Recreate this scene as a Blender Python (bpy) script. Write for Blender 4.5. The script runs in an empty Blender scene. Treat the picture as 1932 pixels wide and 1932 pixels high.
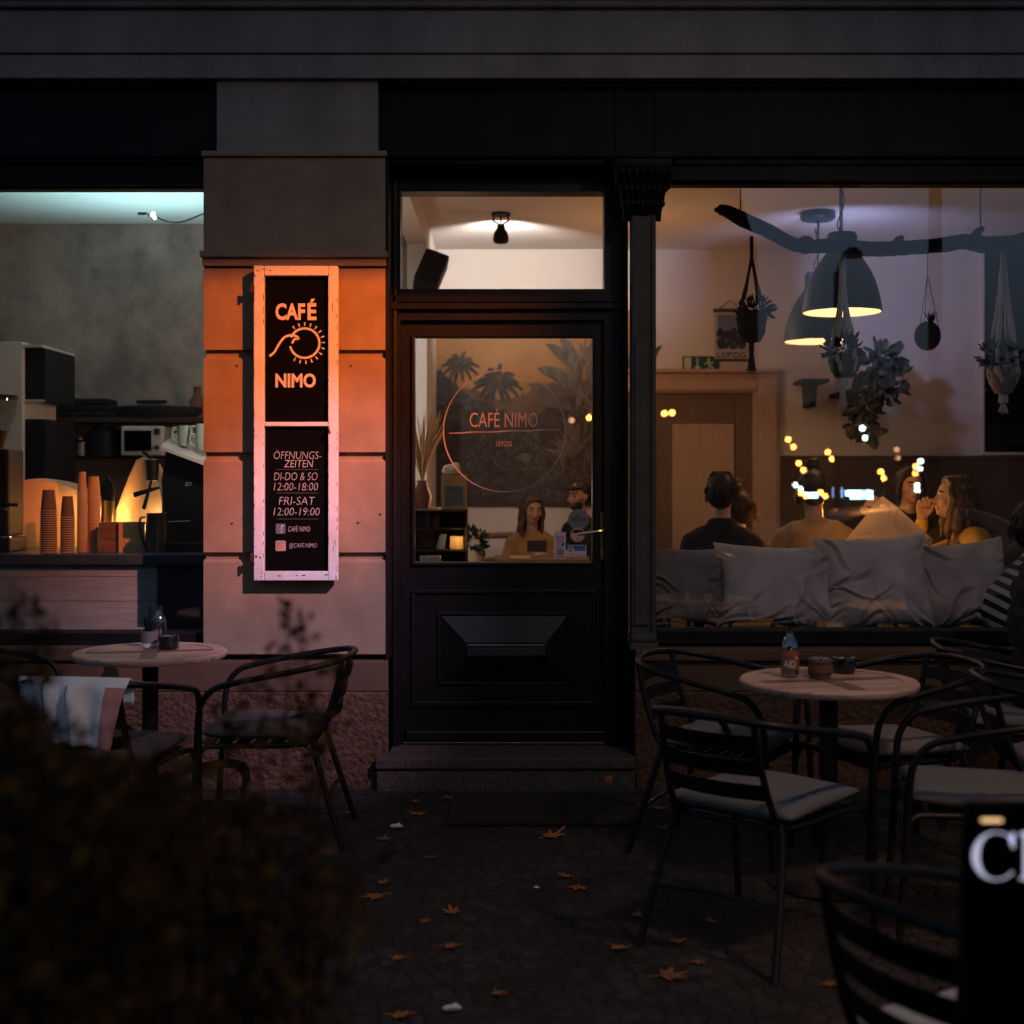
import bpy, bmesh, math, random
from mathutils import Vector, Matrix, noise as mnoise
R = math.radians
sc = bpy.context.scene
C = sc.collection
rnd = random.Random(7)

# ------------------------------------------------------------------ camera
CAM_D, CAM_Z, FPX = 6.23, 1.45, 2490.0          # metres before the wall, eye height, focal length in 1932-px units
cam = bpy.data.cameras.new('camera'); co = bpy.data.objects.new('camera', cam); C.objects.link(co)
co.location = (0, -CAM_D, CAM_Z); co.rotation_euler = (R(90), 0, 0)
cam.sensor_width = 36; cam.lens = FPX/1932*36; cam.shift_y = -61/1932
cam.clip_start = 0.05; cam.clip_end = 500
cam.dof.use_dof = True; cam.dof.focus_distance = 6.2; cam.dof.aperture_fstop = 2.5
sc.camera = co
# ------------------------------------------------------------------ sky
w = bpy.data.worlds.new('World'); sc.world = w; w.use_nodes = True
nt = w.node_tree; bg = nt.nodes['Background']
sky = nt.nodes.new('ShaderNodeTexSky'); sky.sky_type = 'NISHITA'; sky.sun_disc = False
sky.sun_elevation = R(0.0); sky.sun_rotation = R(12); sky.air_density = 1.0; sky.dust_density = 0.2; sky.ozone_density = 5.0
hs = nt.nodes.new('ShaderNodeHueSaturation'); hs.inputs['Saturation'].default_value = .5
tn = nt.nodes.new('ShaderNodeMix'); tn.data_type = 'RGBA'; tn.blend_type = 'MULTIPLY'; tn.inputs[0].default_value = 1; tn.inputs[7].default_value = (.86, 1.00, 1.04, 1)
nt.links.new(sky.outputs[0], hs.inputs['Color']); nt.links.new(hs.outputs[0], tn.inputs[6]); nt.links.new(tn.outputs[2], bg.inputs[0])
bg.inputs[1].default_value = .47                  # the sun is on the horizon behind the houses: this sky is a dusk sky, hundreds of times dimmer than by day
# ------------------------------------------------------------------ colour and sampling
sc.view_settings.view_transform = 'Standard'; sc.view_settings.look = 'None'
sc.view_settings.exposure = 0.0; sc.view_settings.gamma = 1.0
sc.render.engine = 'CYCLES'
cy = sc.cycles
cy.use_denoising = True
try: cy.denoiser = 'OPENIMAGEDENOISE'
except Exception: pass
cy.max_bounces = 8; cy.diffuse_bounces = 4; cy.glossy_bounces = 4; cy.transparent_max_bounces = 24; cy.transmission_bounces = 4
cy.sample_clamp_indirect = 3.0; cy.caustics_reflective = False; cy.caustics_refractive = False

# ------------------------------------------------------------------ helpers
def fx(px): return (px-966)*CAM_D/FPX
def fz(py): return CAM_Z-(py-905)*CAM_D/FPX
def WX(px, y): return (px-966)*(CAM_D+y)/FPX
def WZ(py, y): return CAM_Z-(py-905)*(CAM_D+y)/FPX
def GR(px, py):                                  # a point on the ground
    D = CAM_Z*FPX/(py-905); return Vector(((px-966)*D/FPX, D-CAM_D, 0))

M = {}
def mat(name, col, rough=.6, metal=0., var=.2, vs=6., bump=0., bs=60., spec=.5, det=5., sheen=0., coat=0.):
    m = bpy.data.materials.new(name); m.use_nodes = True; n = m.node_tree; b = n.nodes['Principled BSDF']
    b.inputs['Roughness'].default_value = rough; b.inputs['Metallic'].default_value = metal
    b.inputs['Specular IOR Level'].default_value = spec
    if sheen: b.inputs['Sheen Weight'].default_value = sheen
    if coat: b.inputs['Coat Weight'].default_value = coat
    tc = n.nodes.new('ShaderNodeTexCoord')
    if var:
        nz = n.nodes.new('ShaderNodeTexNoise'); nz.inputs['Scale'].default_value = vs; nz.inputs['Detail'].default_value = det
        n.links.new(tc.outputs['Object'], nz.inputs['Vector'])
        r = n.nodes.new('ShaderNodeValToRGB')
        r.color_ramp.elements[0].position = .3; r.color_ramp.elements[1].position = .72
        r.color_ramp.elements[0].color = (*[c*(1-var) for c in col], 1)
        r.color_ramp.elements[1].color = (*[min(1, c*(1+var)) for c in col], 1)
        n.links.new(nz.outputs['Fac'], r.inputs[0]); n.links.new(r.outputs[0], b.inputs['Base Color'])
    else: b.inputs['Base Color'].default_value = (*col, 1)
    if bump:
        nb = n.nodes.new('ShaderNodeTexNoise'); nb.inputs['Scale'].default_value = bs; nb.inputs['Detail'].default_value = 6
        n.links.new(tc.outputs['Object'], nb.inputs['Vector'])
        bp = n.nodes.new('ShaderNodeBump'); bp.inputs['Strength'].default_value = bump; bp.inputs['Distance'].default_value = .02
        n.links.new(nb.outputs['Fac'], bp.inputs['Height']); n.links.new(bp.outputs[0], b.inputs['Normal'])
    M[name] = m; return m
def weather(name, amt=.5, sx=9., sz=.7):
    """Dirt that has run down a wall and patches where it has settled."""
    n = M[name].node_tree; b = n.nodes['Principled BSDF']; l = b.inputs['Base Color'].links[0]; src = l.from_socket
    tc = n.nodes.new('ShaderNodeTexCoord'); mp = n.nodes.new('ShaderNodeMapping'); mp.inputs['Scale'].default_value = (sx, sx, sz); a = n.nodes.new('ShaderNodeTexNoise'); a.inputs['Scale'].default_value = 1; a.inputs['Detail'].default_value = 8; a.inputs['Roughness'].default_value = .7
    p = n.nodes.new('ShaderNodeTexNoise'); p.inputs['Scale'].default_value = 2.3; p.inputs['Detail'].default_value = 10; p.inputs['Roughness'].default_value = .75
    n.links.new(tc.outputs['Object'], mp.inputs[0]); n.links.new(mp.outputs[0], a.inputs['Vector']); n.links.new(tc.outputs['Object'], p.inputs['Vector'])
    mu = n.nodes.new('ShaderNodeMath'); mu.operation = 'MULTIPLY'; n.links.new(a.outputs['Fac'], mu.inputs[0]); n.links.new(p.outputs['Fac'], mu.inputs[1])
    r = n.nodes.new('ShaderNodeValToRGB'); r.color_ramp.elements[0].position = .16; r.color_ramp.elements[1].position = .30; r.color_ramp.elements[0].color = (1-amt, 1-amt, 1-amt, 1); r.color_ramp.elements[1].color = (1, 1, 1, 1)
    n.links.new(mu.outputs[0], r.inputs[0]); mx = n.nodes.new('ShaderNodeMix'); mx.data_type = 'RGBA'; mx.blend_type = 'MULTIPLY'; mx.inputs[0].default_value = 1; n.links.new(src, mx.inputs[6]); n.links.new(r.outputs[0], mx.inputs[7]); n.links.new(mx.outputs[2], b.inputs['Base Color'])
def emit(name, col, s):
    m = bpy.data.materials.new(name); m.use_nodes = True; n = m.node_tree; b = n.nodes['Principled BSDF']
    b.inputs['Base Color'].default_value = (*col, 1); b.inputs['Emission Color'].default_value = (*col, 1); b.inputs['Emission Strength'].default_value = s
    M[name] = m; return m
def glassmat(name, fac, tint=(1, 1, 1), rough=0.):
    m = bpy.data.materials.new(name); m.use_nodes = True; n = m.node_tree
    for x in list(n.nodes): n.nodes.remove(x)
    o = n.nodes.new('ShaderNodeOutputMaterial'); mx = n.nodes.new('ShaderNodeMixShader')
    t = n.nodes.new('ShaderNodeBsdfTransparent'); t.inputs[0].default_value = (*tint, 1)
    g = n.nodes.new('ShaderNodeBsdfGlossy'); g.inputs['Roughness'].default_value = rough
    mx.inputs[0].default_value = fac
    n.links.new(t.outputs[0], mx.inputs[1]); n.links.new(g.outputs[0], mx.inputs[2]); n.links.new(mx.outputs[0], o.inputs[0])
    M[name] = m; return m
def wood(name, col, axis=0, rough=.55, var=.35, scale=3., stretch=14., bump=.15):
    m = mat(name, col, rough, 0, 0); n = m.node_tree; b = n.nodes['Principled BSDF']
    tc = n.nodes.new('ShaderNodeTexCoord'); mp = n.nodes.new('ShaderNodeMapping')
    s = [stretch]*3; s[axis] = 1.; mp.inputs['Scale'].default_value = s
    nz = n.nodes.new('ShaderNodeTexNoise'); nz.inputs['Scale'].default_value = scale; nz.inputs['Detail'].default_value = 6; nz.inputs['Distortion'].default_value = .6
    r = n.nodes.new('ShaderNodeValToRGB'); r.color_ramp.elements[0].position = .3; r.color_ramp.elements[1].position = .7
    r.color_ramp.elements[0].color = (*[c*(1-var) for c in col], 1); r.color_ramp.elements[1].color = (*[min(1, c*(1+var)) for c in col], 1)
    n.links.new(tc.outputs['Object'], mp.inputs[0]); n.links.new(mp.outputs[0], nz.inputs['Vector']); n.links.new(nz.outputs['Fac'], r.inputs[0]); n.links.new(r.outputs[0], b.inputs['Base Color'])
    bp = n.nodes.new('ShaderNodeBump'); bp.inputs['Strength'].default_value = bump; bp.inputs['Distance'].default_value = .01
    n.links.new(nz.outputs['Fac'], bp.inputs['Height']); n.links.new(bp.outputs[0], b.inputs['Normal'])
    return m

def catmull(pts, n=6, closed=False):
    P = [Vector(p) for p in pts]; out = []; L = len(P)
    for i in range(L if closed else L-1):
        if closed: a, b, c, d = P[i-1], P[i], P[(i+1) % L], P[(i+2) % L]
        else: a, b, c, d = P[max(i-1, 0)], P[i], P[i+1], P[min(i+2, L-1)]
        for k in range(n):
            t = k/n
            out.append(.5*((2*b)+(c-a)*t+(2*a-5*b+4*c-d)*t*t+(3*b-a-3*c+d)*t**3))
    if not closed: out.append(P[-1])
    return out

class MB:
    def __init__(s): s.v = []; s.f = []; s.m = []; s.cm = 0
    def add(s, v, f):
        o = len(s.v); s.v += [tuple(p) for p in v]; s.f += [tuple(i+o for i in q) for q in f]; s.m += [s.cm]*len(f); return s
    def box(s, x0, x1, y0, y1, z0, z1, ch=0.):
        if x0 > x1: x0, x1 = x1, x0
        if y0 > y1: y0, y1 = y1, y0
        if z0 > z1: z0, z1 = z1, z0
        if ch <= 0:
            return s.add([(x0,y0,z0),(x1,y0,z0),(x1,y1,z0),(x0,y1,z0),(x0,y0,z1),(x1,y0,z1),(x1,y1,z1),(x0,y1,z1)],
                         [(0,3,2,1),(4,5,6,7),(0,1,5,4),(1,2,6,5),(2,3,7,6),(3,0,4,7)])
        bm = bmesh.new(); bmesh.ops.create_cube(bm, size=1)
        for q in bm.verts: q.co = Vector(((x0+x1)/2+q.co.x*(x1-x0), (y0+y1)/2+q.co.y*(y1-y0), (z0+z1)/2+q.co.z*(z1-z0)))
        ch = min(ch, .45*min(x1-x0, y1-y0, z1-z0))
        bmesh.ops.bevel(bm, geom=list(bm.edges), offset=ch, segments=2, profile=.5, affect='EDGES')
        return s.bm(bm)
    def bm(s, bm, mx=None):
        bm.verts.index_update(); v = [(mx @ q.co) if mx else q.co.copy() for q in bm.verts]
        s.add(v, [[q.index for q in f.verts] for f in bm.faces]); bm.free(); return s
    def mesh(s, me, mx=None):
        return s.add([(mx @ q.co) if mx else q.co.copy() for q in me.vertices], [list(p.vertices) for p in me.polygons])
    def prism(s, poly, y0, y1):                   # polygon in x,z pushed through y
        n = len(poly); v = [(x, y0, z) for x, z in poly]+[(x, y1, z) for x, z in poly]
        A = sum(poly[i][0]*poly[(i+1) % n][1]-poly[(i+1) % n][0]*poly[i][1] for i in range(n))
        idx = list(range(n)) if A > 0 else list(range(n))[::-1]
        f = [tuple(idx), tuple(i+n for i in idx[::-1])]
        for k in range(n):
            a, b = idx[k], idx[(k+1) % n]; f.append((a, a+n, b+n, b)[::1])
        return s.add(v, f)
    def tube(s, pts, r, n=8, closed=False, cap=True, flat=1.):
        P = [Vector(p) for p in pts]; L = len(P); rr = r if isinstance(r, (list, tuple)) else [r]*L
        v = []; up = None
        for i in range(L):
            a = P[i-1] if (i > 0 or closed) else P[i]; b = P[(i+1) % L] if (i < L-1 or closed) else P[i]
            t = (b-a); t = t.normalized() if t.length > 1e-9 else Vector((0, 0, 1))
            if up is None: up = Vector((0, 0, 1)) if abs(t.z) < .9 else Vector((1, 0, 0))
            x = t.cross(up); x = x.normalized() if x.length > 1e-6 else t.orthogonal().normalized()
            up = x.cross(t).normalized()
            for k in range(n):
                an = 2*math.pi*k/n; v.append(P[i]+x*math.cos(an)*rr[i]+up*math.sin(an)*rr[i]*flat)
        f = []
        for i in range(L if closed else L-1):
            j = (i+1) % L
            for k in range(n): f.append((i*n+k, i*n+(k+1) % n, j*n+(k+1) % n, j*n+k))
        if cap and not closed: f.append(tuple(range(n))[::-1]); f.append(tuple((L-1)*n+k for k in range(n)))
        return s.add(v, f)
    def lathe(s, prof, c=(0, 0, 0), n=24, closed=False, mx=None, cap=True):  # prof: (r,z)
        v = []; f = []; L = len(prof)
        for r_, z in prof:
            for k in range(n):
                a = 2*math.pi*k/n; p = Vector((r_*math.cos(a), r_*math.sin(a), z)); p = mx @ p if mx else p; v.append(p+Vector(c))
        for i in range(L if closed else L-1):
            j = (i+1) % L
            for k in range(n): f.append((i*n+k, i*n+(k+1) % n, j*n+(k+1) % n, j*n+k))
        if not closed and cap:
            if prof[0][0] > 1e-5: f.append(tuple(range(n))[::-1])
            if prof[-1][0] > 1e-5: f.append(tuple((L-1)*n+k for k in range(n)))
        return s.add(v, f)
    def ell(s, c, r, u=16, w=10, mx=None):
        bm = bmesh.new(); bmesh.ops.create_uvsphere(bm, u_segments=u, v_segments=w, radius=1)
        r = (r, r, r) if isinstance(r, (int, float)) else r
        for q in bm.verts:
            p = Vector((q.co.x*r[0], q.co.y*r[1], q.co.z*r[2])); q.co = (mx @ p if mx else p)+Vector(c)
        return s.bm(bm)
    def cap(s, a, b, ra, rb, n=12):
        a = Vector(a); b = Vector(b)
        s.tube([a, b], [ra, rb], n); s.ell(a, ra, 12, 8); s.ell(b, rb, 12, 8); return s
    def poly(s, pts3): return s.add(pts3, [tuple(range(len(pts3)))])
    def move(s, d, rz=0., sc_=1.):
        mx = Matrix.Translation(Vector(d)) @ Matrix.Rotation(rz, 4, 'Z') @ Matrix.Scale(sc_, 4)
        s.v = [tuple(mx @ Vector(p)) for p in s.v]; return s
    def build(s, name, m, parent=None, smooth=False, off=None, angle=40):
        me = bpy.data.meshes.new(name)
        d = Vector(off) if off is not None else Vector((0, 0, 0))
        me.from_pydata([Vector(p)-d for p in s.v], [], s.f)
        ms = m if isinstance(m, (list, tuple)) else [m]
        for q in ms: me.materials.append(M[q] if isinstance(q, str) else q)
        if len(ms) > 1: me.polygons.foreach_set('material_index', s.m)
        bm = bmesh.new(); bm.from_mesh(me)
        if len(bm.faces) < 30000: bmesh.ops.recalc_face_normals(bm, faces=bm.faces)
        bm.to_mesh(me); bm.free()
        if smooth:
            me.polygons.foreach_set('use_smooth', [True]*len(me.polygons))
            try: me.set_sharp_from_angle(angle=R(angle))
            except Exception: pass
        me.update()
        o = bpy.data.objects.new(name, me); C.objects.link(o)
        if parent: o.parent = parent
        return o

def tag(o, label=None, cat=None, group=None, kind=None):
    if label: o['label'] = label
    if cat: o['category'] = cat
    if group: o['group'] = group
    if kind: o['kind'] = kind
    return o
def thing(name, label, cat, loc=(0, 0, 0), rz=0., group=None):
    o = bpy.data.objects.new(name, None); C.objects.link(o); o.empty_display_size = .05
    o.location = loc; o.rotation_euler = (0, 0, rz); return tag(o, label, cat, group)
def copy_tree(o, parent=None):
    c = o.copy(); C.objects.link(c)
    if parent: c.parent = parent
    for ch in [q for q in bpy.data.objects if q.parent == o]: copy_tree(ch, c)
    return c
def struct(name, mb, m, smooth=False):
    return tag(mb.build(name, m, smooth=smooth), kind='structure')
def one(name, mb, m, label, cat, group=None, smooth=True, loc=None, rz=0.):
    o = mb.build(name, m, smooth=smooth)
    if loc is not None: o.location = loc; o.rotation_euler = (0, 0, rz)
    return tag(o, label, cat, group)

def fuse(mb, voxel=.01, smooth=4):
    me = bpy.data.meshes.new('tmp'); me.from_pydata(mb.v, [], mb.f); o = bpy.data.objects.new('tmp', me); C.objects.link(o)
    r = o.modifiers.new('r', 'REMESH'); r.mode = 'VOXEL'; r.voxel_size = voxel
    s = o.modifiers.new('s', 'SMOOTH'); s.iterations = smooth; s.factor = .5
    dg = bpy.context.evaluated_depsgraph_get(); ev = o.evaluated_get(dg); out = bpy.data.meshes.new_from_object(ev)
    q = MB(); q.mesh(out)
    bpy.data.objects.remove(o); bpy.data.meshes.remove(me); bpy.data.meshes.remove(out); return q

_texts = []
def text(body, x0, x1, z0, z1, y, off=0., shear=0., ext=.0008):
    """Lettering as a mesh that fills the box x0..x1, z0..z1, facing the street at depth y."""
    cu = bpy.data.curves.new('t', 'FONT'); cu.body = body; cu.size = 1; cu.offset = off; cu.shear = shear; cu.resolution_u = 3
    o = bpy.data.objects.new('t', cu); C.objects.link(o)
    dg = bpy.context.evaluated_depsgraph_get(); me = bpy.data.meshes.new_from_object(o.evaluated_get(dg))
    vs = [p.co.copy() for p in me.vertices]; fs = [list(p.vertices) for p in me.polygons]
    bpy.data.objects.remove(o); bpy.data.curves.remove(cu); bpy.data.meshes.remove(me)
    a = min(p.x for p in vs); b = max(p.x for p in vs); c = min(p.y for p in vs); d = max(p.y for p in vs)
    q = MB(); q.add([(x0+(p.x-a)/(b-a)*(x1-x0), y, z0+(p.y-c)/max(d-c, 1e-6)*(z1-z0)) for p in vs], fs); return q
def ring(cx, cz, rx, rz, wd, y, n=48, a0=0., a1=2*math.pi, wf=None):
    q = MB(); v = []; f = []; full = abs(a1-a0-2*math.pi) < 1e-6
    for i in range(n+1):
        t = a0+(a1-a0)*i/n; w_ = wd*(wf(i/n) if wf else 1)/2
        v += [(cx+(rx-w_)*math.cos(t), y, cz+(rz-w_)*math.sin(t)), (cx+(rx+w_)*math.cos(t), y, cz+(rz+w_)*math.sin(t))]
    for i in range(n): f.append((2*i, 2*i+1, 2*i+3, 2*i+2))
    return q.add(v, f)
def stroke(pts, wd, y):
    q = MB(); P = [Vector((p[0], 0, p[1])) for p in pts]; v = []; f = []
    for i in range(len(P)):
        t = (P[min(i+1, len(P)-1)]-P[max(i-1, 0)]).normalized(); n_ = Vector((-t.z, 0, t.x)); ww = (wd[i] if isinstance(wd, list) else wd)/2
        for s in (-1, 1):
            p = P[i]+n_*ww*s; v.append((p.x, y, p.z))
    for i in range(len(P)-1): f.append((2*i, 2*i+1, 2*i+3, 2*i+2))
    return q.add(v, f)
def disc(cx, cz, r, y, n=32, rz=None): return MB().poly([(cx+r*math.cos(2*math.pi*i/n), y, cz+(rz or r)*math.sin(2*math.pi*i/n)) for i in range(n)])
def pad(w_, d, h, seed=0, n=28, wr=.0, pinch=.35, sq=4.):
    """A stuffed cushion lying in x,y with thickness h: pinched corners, folds of depth wr."""
    q = MB(); rr = random.Random(seed); v = []; f = []
    ox = Vector((rr.uniform(-50, 50), rr.uniform(-50, 50), 0)); creases = []
    for _ in range(15):
        e0 = rr.choice([(-1, -1), (1, -1), (-1, 1), (1, 1), (rr.uniform(-1, 1), -1), (rr.uniform(-1, 1), -1), (-1, rr.uniform(-1, 1)), (1, rr.uniform(-1, 1))]); c0 = e0[0]+rr.uniform(-.05, .05); c1 = e0[1]+rr.uniform(-.05, .05)
        an = math.atan2(-c1*.8+rr.uniform(-.5, .5), -c0*.8+rr.uniform(-.5, .5)); creases.append((c0, c1, math.cos(an), math.sin(an), rr.uniform(.5, 1.3), rr.uniform(.03, .08), rr.uniform(.5, 1.5)))
    def pt(i, j, sgn):
        u = -1+2*i/n; t = -1+2*j/n
        e = max(0., (1-abs(u)**sq))**.5*max(0., (1-abs(t)**sq))**.5
        k = 1-pinch*.12*(1-abs(t)**2)*abs(u)**3; k2 = 1-pinch*.12*(1-abs(u)**2)*abs(t)**3
        x = u*w_/2*k; y = t*d/2*k2; z = h/2*e**.8
        if wr and e > 0:
            fold = mnoise.noise(Vector((u*1.3, t*1.3, sgn*3))+ox)*1.1
            for (c0, c1, dx, dy, ln_, wd_, dp) in creases:   # directed creases running in from corners and edges
                a_ = (u-c0)*dx+(t-c1)*dy; b_ = -(u-c0)*dy+(t-c1)*dx+.10*math.sin(a_*5+c0*9)
                if -.05 < a_ < ln_: q_ = b_/(wd_*(.5+a_/ln_)); fold += dp*(math.exp(-(q_-1.1)**2)*.8-math.exp(-q_*q_))*max(0., 1-a_/ln_)**.7*min(1, (a_+.05)*6)
            z += wr*fold*min(1, e*2)
        return (x, y, sgn*max(z, .0))
    N = n+1
    for sgn in (1, -1):
        b = len(v)
        for i in range(N):
            for j in range(N): v.append(pt(i, j, sgn))
        for i in range(n):
            for j in range(n):
                a = b+i*N+j; f.append((a, a+N, a+N+1, a+1) if sgn > 0 else (a, a+1, a+N+1, a+N))
    q.add(v, f)
    me = bpy.data.meshes.new('p'); me.from_pydata(q.v, [], q.f); bm = bmesh.new(); bm.from_mesh(me); bmesh.ops.remove_doubles(bm, verts=bm.verts, dist=1e-5)
    r = MB(); r.bm(bm); bpy.data.meshes.remove(me); return r
# ------------------------------------------------------------------ materials
mat('plaster', (.32, .225, .145), .9, var=.16, vs=4, bump=.22, bs=130); weather('plaster', .22, 3., 2.)
mat('fascia_plaster', (.30, .255, .215), .9, var=.16, vs=1.6, bump=.3, bs=90); weather('fascia_plaster', .25, 4., 1.2)
mat('plinth_smooth', (.105, .057, .03), .85, var=.18, vs=3, bump=.1, bs=90)
mat('plinth_rough', (.095, .050, .025), .95, var=.4, vs=40, bump=1.0, bs=42)
mat('black_paint', (.010, .009, .009), .6, var=.3, vs=5, bump=.05, bs=40, spec=.2); weather('black_paint', .5)
mat('door_paint', (.0065, .006, .006), .38, var=.25, vs=6, bump=.04, bs=50, spec=.35)
mat('iron_column', (.06, .055, .05), .8, var=.3, vs=9, bump=.12, bs=60)
mat('granite', (.06, .05, .045), .75, var=.55, vs=75, bump=.15, bs=120, det=8)
mat('white_wall', (.74, .70, .66), .9, var=.04, vs=2)
mat('kitchen_wall', (.42, .335, .29), .9, var=.12, vs=1.5, det=10); weather('kitchen_wall', .45, 2., 1.6)
mat('ceiling_paint', (.72, .70, .69), .95, var=.03, vs=1)
mat('old_white', (.72, .70, .70), .6, var=.12, vs=7, bump=.15, bs=30)
mat('chalkboard', (.0022, .0022, .0023), .8, var=.25, vs=5, spec=.06)
mat('letter_white', (.66, .62, .6), .8, var=.12, vs=60)
mat('chalk', (.40, .40, .39), .9, var=.35, vs=90)
mat('rust', (.05, .02, .012), .9, var=.5, vs=60, bump=.3)
mat('steel', (.55, .55, .55), .25, 1., var=.1)
mat('dark_steel', (.16, .155, .15), .35, 1., var=.15)
mat('brass', (.75, .5, .2), .28, 1., var=.1)
mat('chair_frame', (.017, .016, .016), .42, .6, var=.25, vs=8)
mat('cushion_cloth', (.5, .5, .5), .95, var=.12, vs=30, bump=.2, bs=300, sheen=.2)  # seat pad colour lightened to offset the shade of the board
mat('cushion_dark', (.10, .085, .085), .95, var=.15, vs=30, bump=.2, bs=300); mat('cushion_pink', (.22, .18, .175), .95, var=.15, vs=30, bump=.2, bs=300)  # the dark copy is darkened to offset the pink beam's light
mat('white_cloth', (.88, .88, .88), .9, var=.06, vs=8, bump=.1, bs=250)
mat('red_cloth', (.55, .27, .25), .9, var=.3, vs=12)
mat('blue_stripe', (.22, .22, .32), .9, var=.2)
mat('ashtray', (.012, .012, .013), .25, coat=.5)
mat('leaf_orange', (.34, .13, .03), .8, var=.4, vs=30)
mat('leaf_brown', (.20, .085, .035), .8, var=.4, vs=30)
mat('bush_rust', (.17, .07, .022), .85, var=.4, vs=12, spec=.05)
mat('bush_olive', (.085, .05, .016), .85, var=.4, vs=12, spec=.05)
mat('bush_dark', (.03, .02, .010), .85, var=.3, vs=12, spec=.05)
mat('bush_ochre', (.30, .13, .026), .85, var=.3, vs=12, spec=.05)
mat('twig', (.018, .012, .008), .9, spec=.1)
mat('doormat_fibre', (.014, .010, .0065), 1., var=.5, vs=120, bump=.6, bs=200)
mat('litter_white', (.7, .7, .7), .8)
mat('black_plastic', (.012, .012, .013), .6, spec=.25)
mat('dark_teal', (.012, .042, .055), .45, var=.12)
mat('shade_inside', (.9, .78, .6), .6, var=0)
mat('driftwood', (.035, .042, .045), .95, var=.6, vs=22, bump=1., bs=26, spec=.15)
mat('rope', (.55, .55, .53), .95, var=.2, vs=80)
mat('rope_dark', (.05, .045, .04), .95)
mat('plant_dark', (.016, .03, .022), .9, spec=.08, var=.4, vs=10)
mat('plant_mid', (.055, .065, .06), .9, spec=.1, var=.4, vs=10)
mat('basket', (.035, .028, .024), .95, var=.4, vs=60, bump=.6, bs=120)
mat('pillow_grey', (.64, .57, .54), .95, var=.22, vs=7, bump=.5, bs=150)
mat('pillow_charcoal', (.26, .235, .225), .95, var=.22, vs=7, bump=.5, bs=150)
mat('pillow_taupe', (.50, .43, .39), .95, var=.25, vs=7, bump=.5, bs=150)
mat('pillow_tan', (.58, .40, .25), .95, var=.1, vs=10, bump=.15, bs=260)
wood('table_wood', (.52, .33, .25), 0)
wood('dark_wood', (.05, .03, .02), 0)
wood('brown_wood', (.20, .115, .065), 0)
wood('door_wood', (.46, .32, .23), 2, var=.10); wood('door_dark', (.15, .095, .065), 2, var=.12)
wood('light_wood', (.60, .40, .17), 2, var=.15)
wood('floor_wood', (.12, .07, .042), 1)
wood('white_planks', (.32, .37, .36), 0, rough=.6, var=.18)
mat('counter_top', (.05, .075, .08), .3, var=.2)
mat('dado', (.09, .06, .042), .7, var=.1)
mat('white_metal', (.6, .58, .55), .4, var=.05)
mat('paper_kraft', (.17, .105, .075), .85, var=.1, vs=20); mat('cup_rim_lit', (.70, .58, .47), .7, var=.05)  # cup rims painted lighter for the light they catch
mat('paper_tan', (.50, .32, .16), .85, var=.1, vs=20)
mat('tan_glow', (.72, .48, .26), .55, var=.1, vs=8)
mat('cup_green', (.32, .37, .33), .3, var=.08, coat=.4)
mat('skin', (.52, .32, .23), .6, var=.06, vs=20)
mat('lip', (.36, .13, .11), .5, var=0)
mat('brow', (.03, .018, .012), .8, var=0)
mat('hair_dark', (.014, .010, .008), .5, var=.3, vs=30)
mat('hair_brown', (.085, .045, .022), .5, var=.4, vs=40)
mat('mustard', (.34, .21, .07), .95, var=.15, vs=9, bump=.2, bs=150)
mat('yellow_knit', (.62, .36, .04), .95, var=.15, vs=9, bump=.3, bs=150)
mat('black_knit', (.018, .017, .018), .95, var=.3, vs=12, bump=.25, bs=150)
mat('denim', (.03, .04, .065), .9, var=.2)
mat('olive_knit', (.17, .11, .035), .95, var=.2, vs=9, bump=.25, bs=150)
mat('asphalt', (.04, .04, .042), .9, var=.25, vs=30, bump=.2)
mat('opposite_wall', (.05, .04, .035), .9, var=.2, vs=.6)
mat('tree_bark', (.04, .03, .022), .95, var=.3, vs=10, bump=.5, bs=20)
mat('tree_leaf', (.03, .035, .012), .8, var=.4, vs=2)
mat('lamp_grey', (.05, .05, .052), .5, .3)
mat('car_paint', (.05, .03, .02), .22, .2, coat=.8)
mat('rubber', (.012, .012, .012), .8)
mat('poster_paper', (.46, .46, .45), .8, var=.05)
mat('poster_sky', (.16, .21, .28), .8, var=.25, vs=7)
mat('poster_ink', (.035, .035, .037), .8, var=.3, vs=20)
mat('sign_green', (.0, .085, .05), .5, var=.05)
mat('sign_white', (.62, .60, .5), .6, var=0)
mat('sticker_grey', (.20, .205, .21), .6, var=0)
mat('sticker_pink', (.85, .58, .58), .6, var=.05)
mat('sticker_coral', (.88, .44, .33), .6, var=.05)
mat('sticker_blue', (.05, .20, .46), .6, var=0)
mat('ink', (.02, .015, .02), .8, var=0)
mat('vinyl_letter', (.50, .36, .33), .8, var=.08, vs=40)
mat('terracotta', (.17, .072, .04), .8, var=.2)
mat('succulent', (.22, .21, .19), .7, var=.2)
mat('label_orange', (.32, .10, .045), .7, var=.3, vs=20)
mat('concrete_pot', (.26, .21, .2), .8, var=.2)
glassmat('window_glass', .11, (.97, .97, .97))
glassmat('bottle_glass', .22, (.72, .76, .74), .02)
glassmat('hopper_glass', .16, (.82, .76, .68), .02)
glassmat('car_glass', .45, (.1, .1, .1))

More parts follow.
